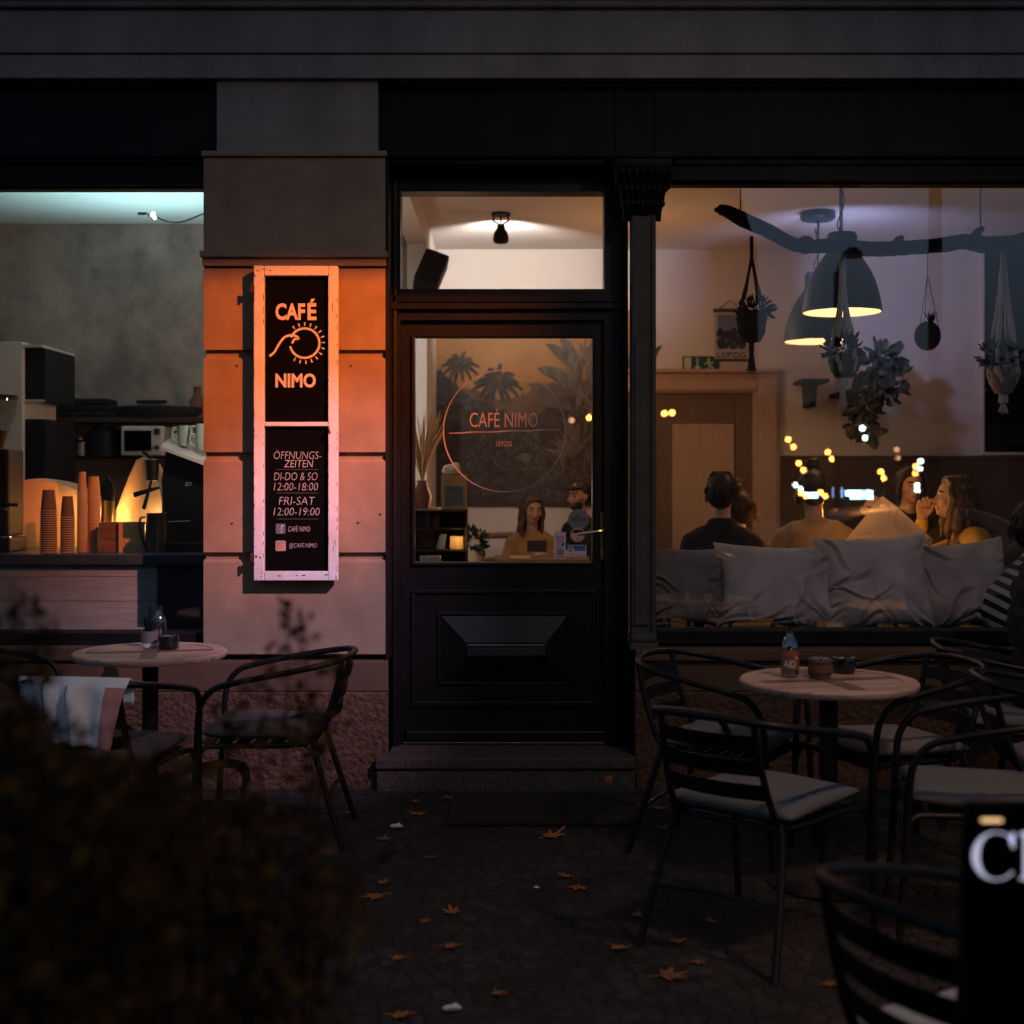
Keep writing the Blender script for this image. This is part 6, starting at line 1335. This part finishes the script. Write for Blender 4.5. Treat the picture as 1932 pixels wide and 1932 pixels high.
# black lettered board at the lower right
emit('board_letter', (.74, .74, .95), .62); emit('clip_glow', (1, .62, .28), 1.1)  # brightness of the letters and warm glint of the clip put in as emission
t = thing('pavement_board', 'black pavement board with large white serif letters at the lower right corner', 'sign board', (.96, -4.38, 0)); o = t.location; yb = -4.38
bx0 = WX(1836, yb)
q = MB(); q.box(bx0, bx0+.58, yb, yb+.022, .10, WZ(1522, yb), .004); panel = q.build('panel', 'chalkboard', t, off=o)
q = MB(); q.prism([(bx0+.004, .10), (bx0+.576, .10), (bx0+.576, .099), (bx0+.004, .099)], yb, yb+.02)
q = MB(); q.add([(bx0+.0, yb+.03, WZ(1524, yb)), (bx0+.58, yb+.03, WZ(1524, yb)), (bx0+.58, yb+.12, .02), (bx0, yb+.12, .02), (bx0+.0, yb+.045, WZ(1524, yb)), (bx0+.58, yb+.045, WZ(1524, yb)), (bx0+.58, yb+.135, .02), (bx0, yb+.135, .02)], [(0, 1, 2, 3), (7, 6, 5, 4), (0, 4, 5, 1), (1, 5, 6, 2), (2, 6, 7, 3), (3, 7, 4, 0)]); q.build('rear_panel', 'black_plastic', t, off=o)
for xx in (bx0+.002, bx0+.548): q = MB(); q.box(xx, xx+.03, yb-.0, yb+.022, .001, .099); q.build('foot', 'black_plastic', t, off=o)
q = MB(); q.box(WX(1850, yb), WX(1890, yb), yb-.006, yb+.03, WZ(1550, yb), WZ(1544, yb), .003); q.build('glowing_clip', 'clip_glow', t, off=o)
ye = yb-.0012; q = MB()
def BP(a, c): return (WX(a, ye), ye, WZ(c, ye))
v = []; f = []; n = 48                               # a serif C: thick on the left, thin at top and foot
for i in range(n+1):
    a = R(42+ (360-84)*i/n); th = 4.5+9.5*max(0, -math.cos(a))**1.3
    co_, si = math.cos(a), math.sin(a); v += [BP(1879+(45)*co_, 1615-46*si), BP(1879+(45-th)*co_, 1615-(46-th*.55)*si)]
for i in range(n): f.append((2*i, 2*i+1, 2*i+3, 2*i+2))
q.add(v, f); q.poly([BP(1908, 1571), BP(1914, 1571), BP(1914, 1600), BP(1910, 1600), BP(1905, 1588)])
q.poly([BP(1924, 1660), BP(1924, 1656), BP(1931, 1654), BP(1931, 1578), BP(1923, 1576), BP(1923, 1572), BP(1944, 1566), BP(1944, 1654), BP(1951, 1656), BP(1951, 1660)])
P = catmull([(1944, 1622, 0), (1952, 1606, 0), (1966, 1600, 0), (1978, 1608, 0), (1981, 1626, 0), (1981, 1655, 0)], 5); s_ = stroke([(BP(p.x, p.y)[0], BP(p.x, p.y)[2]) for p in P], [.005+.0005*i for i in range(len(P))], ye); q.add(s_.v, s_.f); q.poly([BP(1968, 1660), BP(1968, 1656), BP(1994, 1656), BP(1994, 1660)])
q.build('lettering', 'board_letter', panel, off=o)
# the person outside at the right edge
person('person in a black coat sitting outside at the right edge, mostly cut off', (2.27, -.60, .47), -8, 'black_knit', 'hair_dark', 'short', lean=-2, scale=1.0, collar=True, trousers='black_knit', hands=[(-.15, .40, .22), (.15, .40, .22)])

# ------------------------------------------------------------------ leaves and litter on the setts
def maple(rg):
    lobes = [(90, 1.0), (38, .85), (142, .85), (-8, .62), (188, .62)]
    out = []
    seq = [(-60, .30), (-8, .62), (12, .46), (38, .86), (62, .52), (90, 1.0), (118, .52), (142, .86), (168, .46), (188, .62), (240, .30)]
    P = []
    for i, (a, r_) in enumerate(seq):
        a2 = R(a+rg.uniform(-5, 5)); r2 = r_*rg.uniform(.9, 1.08); P.append((math.cos(a2)*r2, math.sin(a2)*r2))
        if r_ > .5: P[-1:] = [(math.cos(a2-.13)*r2*.72, math.sin(a2-.13)*r2*.72), (math.cos(a2-.16)*r2*.80, math.sin(a2-.16)*r2*.80), (math.cos(a2)*r2, math.sin(a2)*r2), (math.cos(a2+.16)*r2*.80, math.sin(a2+.16)*r2*.80), (math.cos(a2+.13)*r2*.72, math.sin(a2+.13)*r2*.72)]
    return P
LF = [(370, 228, 60), (575, 220, 120), (690, 312, 100), (395, 284, 90), (228, 397, 95), (448, 487, 65), (995, 388, 160), (1005, 258, 40), (1505, 260, 40), (1530, 352, 90), (1120, 622, 115), (1070, 575, 50), (220, 605, 65), (200, 665, 135), (540, 740, 120), (410, 785, 100), (525, 898, 95), (298, 952, 95), (1305, 905, 135), (1400, 750, 100), (1735, 780, 75), (1590, 875, 50), (1675, 968, 60), (1535, 1035, 190), (750, 1113, 40), (290, 1220, 140), (70, 280, 50)]
LL = ['small leaf at the left front corner of the granite step', 'wide flat leaf just below the left half of the granite step', 'upright star-shaped leaf on the front edge of the doormat', 'flat leaf left of the doormat, below the corner leaf', 'ragged leaf just left of the scrap of white paper', 'small leaf alone on the setts left of centre', 'long flat leaf right below the doormat', 'tiny leaf lying on the right half of the doormat', 'tiny leaf against the wall between step and chair', 'bright flat leaf between the legs of the chairs right of the step', 'pale curled leaf in the middle of the setts', 'dull small leaf just above the curled middle leaf', 'upper leaf of the two beside the bush', 'lower and larger leaf of the two beside the bush', 'faint flat leaf left of centre on the setts', 'leaf just below the faint flat one', 'leaf midway down the setts left of centre', 'dim ragged leaf near the edge of the bush', 'broad leaf left of the near blurred chair', 'dark leaf standing on edge under the front chair', 'small bright leaf right of the one on edge', 'faint small leaf above the largest one', 'tiny leaf to the right of the largest one', 'largest brightest curled leaf in front, right of centre', 'tiny leaf low on the setts left of centre', 'large dim leaf at the lower left beside the bush', 'small leaf by the foot of the wall left of the step']
EX = [(1561, 1860, 46, 'blurred orange leaf at the bottom beside the near chair'), (1616, 1608, 24, 'leaf between the legs of the table and the chair right of it'), (1644, 1531, 24, 'leaf near the wall beneath the bottle table'), (1730, 1640, 26, 'dim leaf under the pale cushion chair')]
lv = [(631.7+a*.4087, 1421.4+c*.4087, s_*.4087, l_) for (a, c, s_), l_ in zip(LF, LL)]+EX
rl = random.Random(21)
for px, py, wpx, lb in lv:
    p = GR(px, py); D = p.y+CAM_D; rad = max(.035, wpx*D/FPX*.62)
    pts = maple(rl); pts = [(x*rl_s, yy_) for rl_s in [rl.uniform(.7, 1.05)] for x, yy_ in pts]; q = MB(); tz = rl.uniform(.2, 1.5); n = len(pts); v = [(0, .12*rad, .006)]
    for x, y in pts:
        rr2 = math.hypot(x, y); v.append((x*rad, y*rad, .006+tz*.30*rad*rr2**2*(.35+.65*abs(math.sin(math.atan2(y, x)*1.3+rl.uniform(0, .6))))))
    q.add(v, [(0, i+1, (i+1) % n+1) for i in range(n)]); q.tube([(0, -.1*rad, .008), (.05*rad, -.8*rad, .010)], .0016, 5)
    o = q.build('fallen_leaf', rl.choice(['leaf_orange', 'leaf_orange', 'leaf_brown'])); o.location = (p.x, p.y, 0); o.rotation_euler = (0, 0, rl.uniform(0, 6.28))
    so = o.modifiers.new('thick', 'SOLIDIFY'); so.thickness = .0012
    tag(o, lb, 'leaf', 'fallen maple leaves on the setts')
for (px, py, s_, lb) in ((631.7+285*.4087, 1421.4+350*.4087, .028, 'crumpled white paper scrap left of the doormat'), (631.7+540*.4087, 1421.4+1195*.4087, .026, 'white paper scrap at the bottom of the picture'), (1013, 1678, .012, 'tiny pale crumb in the middle of the setts')):
    p = GR(px, py); q = MB(); q.ell((0, 0, s_*.35), (s_, s_*.6, s_*.35), 8, 6); q.v = [tuple(Vector(a)*(1+.45*mnoise.noise(Vector(a)*90))) for a in q.v]; one('paper_scrap', q, 'litter_white', lb, 'litter', loc=(p.x, p.y, .004), smooth=False)

# ------------------------------------------------------------------ shrub in the foreground
def shrub(label, base, stems, rg, leafn, ln=.035, wd=.012, spread=.10, group='autumn shrubs in the foreground'):
    t = thing('autumn_shrub', label, 'shrub', base, group=group); sq = MB(); fq = MB(); fq.mats = [0, 0, 1, 1, 2, 3]
    for tip, r0 in stems:
        tip = Vector(tip)-Vector(base); P = catmull([(rg.uniform(-.05, .05)+tip.x*.05, rg.uniform(-.05, .05), 0), (tip.x*.35+rg.uniform(-.04, .04), tip.y*.35, tip.z*.42), (tip.x*.75+rg.uniform(-.03, .03), tip.y*.8, tip.z*.78), tip], 6)
        sq.tube(P, [r0*(1-.8*i/len(P)) for i in range(len(P))], 5)
        for k in range(leafn):
            s_ = rg.random()**.75; i = min(int(s_*(len(P)-1)), len(P)-2); c = P[i].lerp(P[i+1], s_*(len(P)-1)-i)
            sp = spread*(1.1-.75*s_)
            leafy(fq, c+Vector((rg.gauss(0, sp), rg.gauss(0, sp), rg.gauss(0, sp*.8))), (.005, .005, .005), 1, ln, wd, rg, .4)
    sq.build('stems', 'twig', t, smooth=True)
    fq.build('foliage', ['bush_rust', 'bush_olive', 'bush_dark', 'bush_ochre'], t)
    return t
rs = random.Random(5)
def tips(lst, y): return [((WX(a, y+d), y+d, WZ(c, y+d)), r_) for a, c, d, r_ in lst]
def outline(px):                                      # where the leafy top of the shrubs runs
    return 1325 if px < 60 else (1345+(px-60)*.42 if px < 260 else 1429+(px-260)*.30)
y = -4.95; st = []
for k in range(75):
    px = rs.uniform(-120, 330); st.append((px, outline(px)+rs.uniform(-25, 520)*rs.random(), rs.uniform(-.18, .25), .0028))
shrub('dense dark autumn shrub filling the lower left corner', (WX(80, y), y, 0), tips(st, y), rs, 110, ln=.022, wd=.009, spread=.035)
y = -4.75; st = []
for k in range(50):
    px = rs.uniform(270, 660); st.append((px, outline(px)-10+rs.uniform(-40, 520)*rs.random(), rs.uniform(-.2, .2), .0025))
shrub('thinner autumn shrub thinning out towards the doormat', (WX(420, y), y, 0), tips(st, y), rs, 62, ln=.022, wd=.009, spread=.036)
y = -4.3
shrub('tall sprig of reddish leaves rising before the orange pier', (WX(470, y), y, 0), tips([(540, 1148, 0, .0028), (505, 1222, .05, .003), (575, 1160, .0, .0025), (640, 1238, .03, .0025), (470, 1290, -.05, .003), (420, 1340, .1, .003), (560, 1300, .1, .003), (600, 1350, .1, .003)], y), rs, 80, ln=.024, wd=.010, spread=.016)
y = -4.5
shrub('hazy reddish sprig rising before the counter planks at the left edge', (WX(40, y), y, 0), tips([(50, 1120, 0, .0025), (20, 1145, .05, .0025), (85, 1165, .0, .0025), (60, 1200, .03, .003), (-10, 1175, .03, .003), (20, 1250, .03, .003)], y), rs, 120, ln=.022, wd=.009, spread=.026)
# ------------------------------------------------------------------ the street behind the photographer (seen in the panes, lights the pier)
LP = Vector((3.43, -4.2, 0)); HD = Vector((2.40, -4.0, 4.62))
t = thing('street_lamp', 'grey street lamp on the pavement whose warm light falls on the pier', 'street lamp', LP); o = LP
q = MB(); q.tube([(LP.x, LP.y, .0), (LP.x, LP.y, 1.0)], .075, 16); q.tube([(LP.x, LP.y, 1.0), (LP.x, LP.y, 4.9)], [.060, .05], 16); q.build('pole', 'lamp_grey', t, smooth=True, off=o)
q = MB(); q.tube(catmull([(LP.x, LP.y, 4.85), (LP.x-.2, LP.y+.05, 5.05), (HD.x+.3, HD.y, 4.92), (HD.x, HD.y, 4.80)], 6), .03, 10); q.build('arm', 'lamp_grey', t, smooth=True, off=o)
q = MB(); q.lathe([(.16, HD.z+.06), (.14, HD.z+.10), (.05, HD.z+.17), (0, HD.z+.18)], c=(HD.x, HD.y, 0), n=24, cap=False); q.build('lamp_hood', 'lamp_grey', t, smooth=True, off=o)
emit('sodium', (1, .45, .12), 4)
q = MB(); q.ell((HD.x, HD.y-.03, HD.z+.09), (.05, .05, .03), 12, 8); q.build('bulb', 'sodium', t, smooth=True, off=o)
lamp('SPOT', 'street_lamp_orange', HD, (1, .185, .001), 2900, .003, (fx(674), 0, fz(640)), 21.3, 1.0)
lamp('SPOT', 'pier_pink_fill', HD, (1, .68, 1.12), 1150, .003, (fx(560), 0, fz(1160)), 18.5, 1.0)  # extra beam added at the lamp head to turn the lower pier pink
lamp('SPOT', 'terrace_fill', HD, (1, .66, .44), 205, .22, (.3, -.8, .3), 88, .8)  # extra wide beam added to brighten the terrace
q = MB(); q.box(HD.x-.34, HD.x+.34, HD.y+.20, HD.y+.204, HD.z-.1095, HD.z+.12); q.box(HD.x-.34, HD.x-.336, HD.y-.05, HD.y+.1995, HD.z-.05, HD.z+.12); q.box(HD.x+.336, HD.x+.34, HD.y-.05, HD.y+.1995, HD.z-.05, HD.z+.12); q.build('beam_blocker', 'lamp_grey', t, off=o)  # unseen sheet added to cut the beams off above the pier
def building(name, label, x0, x1, y0, y1, ze, zr, rdir, wins):
    t = thing(name, label, 'building', ((x0+x1)/2, (y0+y1)/2, 0)); o = t.location
    q = MB(); q.box(x0, x1, y0, y1, -.1, ze); q.build('wall', 'opposite_wall', t, off=o)
    q = MB(); q.add([(x0, y0, ze), (x1, y0, ze), (x1, y1, ze), (x0, y1, ze), (x0+.6, y0+1.4, zr), (x1-.5, y0+1.4, zr), (x1-.5, y1-1.4, zr), (x0+.6, y1-1.4, zr)], [(0, 1, 5, 4), (1, 2, 6, 5), (2, 3, 7, 6), (3, 0, 4, 7), (4, 5, 6, 7)]); q.build('roof', 'black_paint', t, off=o)
    for (wx, wz) in wins:
        f_ = MB().box(wx-.55, wx+.55, y1-.02, y1+.03, wz, wz+1.7).build('window', 'black_plastic', t, off=o); MB().box(wx-.45, wx+.45, y1+.031, y1+.035, wz+.1, wz+1.6).build('pane', 'chalkboard', f_, off=o)
    return t
building('apartment_building', 'dark apartment house across the street with a steep roof', -26, 5.87, -36, -25, 6.9, 9.6, 0, [(x, z) for x in range(-24, 5, 3) for z in (1.0, 4.2)])
building('corner_shop', 'low dark shop across the street with lit cyan signs', 8, 30, -52, -40, 3.4, 4.2, 0, [(x, 1.0) for x in range(10, 29, 4)])
emit('cyan_sign', (.35, .9, 1.0), 40); emit('blue_sign', (.25, .45, 1.0), 9); emit('warm_globe', (1, .36, .06), 42); emit('white_globe', (.70, 1.0, .95), 30)
VM = GY*2                                            # mirror plane of the shop panes, at y = GY
def mir(px, py, yr):
    D = CAM_D+(VM-yr); return Vector(((px-966)*D/FPX, yr, CAM_Z-(py-905)*D/FPX))
def litsign(px0, px1, py0, py1, m, lb):
    a = mir(px0, py1, -38.5); b_ = mir(px1, py0, -38.5)
    t = thing('lit_shop_sign', lb, 'sign', (a.x, -38.5, a.z)); o = t.location
    MB().box(a.x, b_.x, -38.6, -38.5, a.z, b_.z, .01).build('lit_panel', m, t, off=o); MB().box(a.x-.03, b_.x+.03, -38.7, -38.601, a.z-.03, b_.z+.03).build('sign_case', 'black_plastic', t, off=o); q = MB()
    for xx in (a.x, b_.x-.06): q.box(xx, xx+.06, -38.8, -38.701, -.01, b_.z)
    q.build('post', 'lamp_grey', t, off=o)
litsign(1597, 1646, 926, 935, 'cyan_sign', 'longest lit cyan sign across the street, reflected above the tan pillow'); litsign(1606, 1647, 935.5, 941, 'cyan_sign', 'lower lit cyan sign strip across the street'); litsign(1517, 1543, 930, 939, 'cyan_sign', 'short lit cyan sign across the street, left of the long one'); litsign(1571, 1590, 920, 938, 'blue_sign', 'dim blue lit sign across the street, between the cyan ones')
GL = [(1487, 829, 1), (1497, 843, 1), (1507, 874, 1), (1516, 887, 1), (1562, 853, 1), (1570, 866, 1), (1662, 890, 1), (1667, 902, 1), (1728, 880, 1), (1727, 893, 1), (1548, 929, 1), (1557, 936, 1), (1511, 930, 1), (1521, 936, 1), (1254, 780, 1), (1268, 779, 1), (1692, 848, 2), (1694, 864, 2), (1500, 915, 0), (1510, 923, 0), (1737, 870, 0), (1736, 884, 0), (1731, 916, 0), (1731, 925, 0), (1742, 938, 0), (1627, 808, 0), (1632, 826, 0), (1113, 787, 1), (1080, 792, 2)]  # the second globe of each pair stands in for a doubled reflection
emit('dim_globe', (1, .45, .2), 5)
for k, (px, py, wm) in enumerate(GL):
    yr = -36.5-(k % 5)*.35 if px > 1440 else -23.5
    p = mir(px, py, yr)
    t = thing('globe_lamp', 'small round street globe lamp across the street, mirrored or doubled in the shop panes', 'globe lamp', p, group='round globe lamps across the street')
    rr_ = .085*(1 if px > 1440 else .8)
    q = MB(); q.ell((0, 0, 0), rr_, 14, 10); q.build('globe', ['white_globe', 'warm_globe', 'dim_globe'][wm], t, smooth=True)
    q = MB(); q.tube([(0, 0, -rr_), (0, 0, -p.z)], .02, 6); q.build('post', 'lamp_grey', t)
# trees across the street
def tree(x, y, h, r, lb, sd):
    rg = random.Random(sd); t = thing('street_tree', lb, 'tree', (x, y, 0), group='street trees across the road'); q = MB()
    q.tube(catmull([(0, 0, 0), (.05, 0, h*.25), (-.05, .05, h*.5), (0, 0, h*.8)], 5), [.2*(1-.7*i/15) for i in range(16)], 10)
    for k in range(9): a = R(k*137.5); z = h*(.35+.05*k); q.tube(catmull([(0, 0, z), (r*.4*math.cos(a), r*.4*math.sin(a), z+h*.12), (r*.85*math.cos(a), r*.85*math.sin(a), z+h*.2)], 4), [.07-.006*i for i in range(9)], 6)
    q.build('trunk', 'tree_bark', t, smooth=True)
    q = MB()
    for k in range(26): c = Vector((rg.gauss(0, r*.42), rg.gauss(0, r*.42), h*.68+rg.gauss(0, h*.13))); leafy(q, c, (r*.34, r*.34, h*.09), 70, .28, .16, rg, 0)
    q.build('crown', 'tree_leaf', t)
for k, (px, hh, yr) in enumerate(((1500, 5.2, -48), (1600, 5.8, -50), (1710, 6.2, -47), (1830, 6.6, -49), (1950, 6.2, -46))):
    p = mir(px, 800, yr); tree(p.x, yr, hh, 2.4, ['first', 'second', 'third', 'fourth', 'fifth'][k]+' street tree across the road counted from the apartment house', 30+k)
# a parked car at the kerb
t = thing('parked_car', 'dark parked car at the kerb across the pavement, mirrored in the right window', 'car', (4.6, -9.0, -.136)); o = t.location
prof = [(-2.15, .35), (-2.2, .6), (-2.1, .85), (-1.35, .95), (-.75, 1.36), (.55, 1.42), (1.35, 1.05), (2.05, .92), (2.15, .6), (2.1, .35)]
q = MB(); P = [(p.x, p.y*.86) for p in catmull([(a, c, 0) for a, c in prof], 5)]; n = len(P); v = []; f = []
for yy, sh in ((-.82, .0), (-.74, .04), (.74, .04), (.82, .0)):
    for a, c in P: v.append((a, yy*(1-.16*max(0, c-.9)/.5), c+sh*(c > 1)))
for r_ in range(3):
    for k in range(n-1): f.append((r_*n+k, r_*n+k+1, (r_+1)*n+k+1, (r_+1)*n+k))
f += [tuple(range(n)), tuple(range(3*n, 4*n))[::-1]]; q.add(v, f); q.build('body', 'car_paint', t, smooth=True)
for s_ in (-1, 1):
    q = MB(); q.prism([(-.98, .85), (1.1, .85), (.52, 1.15), (-.68, 1.12)], s_*.785, s_*.80); q.build('side_window', 'car_glass', t)
    for xx in (-1.35, 1.35):
        wq = MB(); wq.lathe([(.18, -.1), (.3, -.1), (.32, -.06), (.32, .06), (.3, .1), (.18, .1)], n=28, mx=Matrix.Rotation(R(90), 4, 'X'), c=(xx, s_*.74, .32)); w_ = wq.build('wheel', 'rubber', t, smooth=True)
        wq = MB(); wq.lathe([(0, -.08), (.18, -.09), (.18, .09), (0, .08)], n=20, mx=Matrix.Rotation(R(90), 4, 'X'), c=(xx, s_*.74, .32)); wq.build('rim', 'steel', w_, smooth=True)
    q = MB(); q.ell((2.1, s_*.6, .68), (.06, .16, .07), 12, 8); q.build('headlight', 'car_glass', t, smooth=True)

t = thing('street_lamp', 'added lamp across the road behind the parked car', 'street lamp', (5.2, -14.6, -.136));  # lamp and beam added to put an orange glint on the car
q = MB(); q.tube([(0, 0, 0), (0, 0, 4.9)], .06, 12); q.tube(catmull([(0, 0, 4.85), (0, .3, 5.1), (0, .9, 5.1)], 5), .03, 8); q.build('pole', 'lamp_grey', t, smooth=True)
q = MB(); q.lathe([(.16, 4.98), (.14, 5.06), (.05, 5.13), (0, 5.14)], c=(0, .95, 0), n=24, cap=False); q.build('lamp_hood', 'lamp_grey', t, smooth=True)
q = MB(); q.ell((0, .95, 5.05), (.05, .05, .03), 12, 8); q.build('bulb', 'sodium', t, smooth=True)
lamp('SPOT', 'car_fill', (5.2, -13.65, 4.8), (1, .40, .07), 5000, .4, (4.4, -9.0, .8), 46, .6)
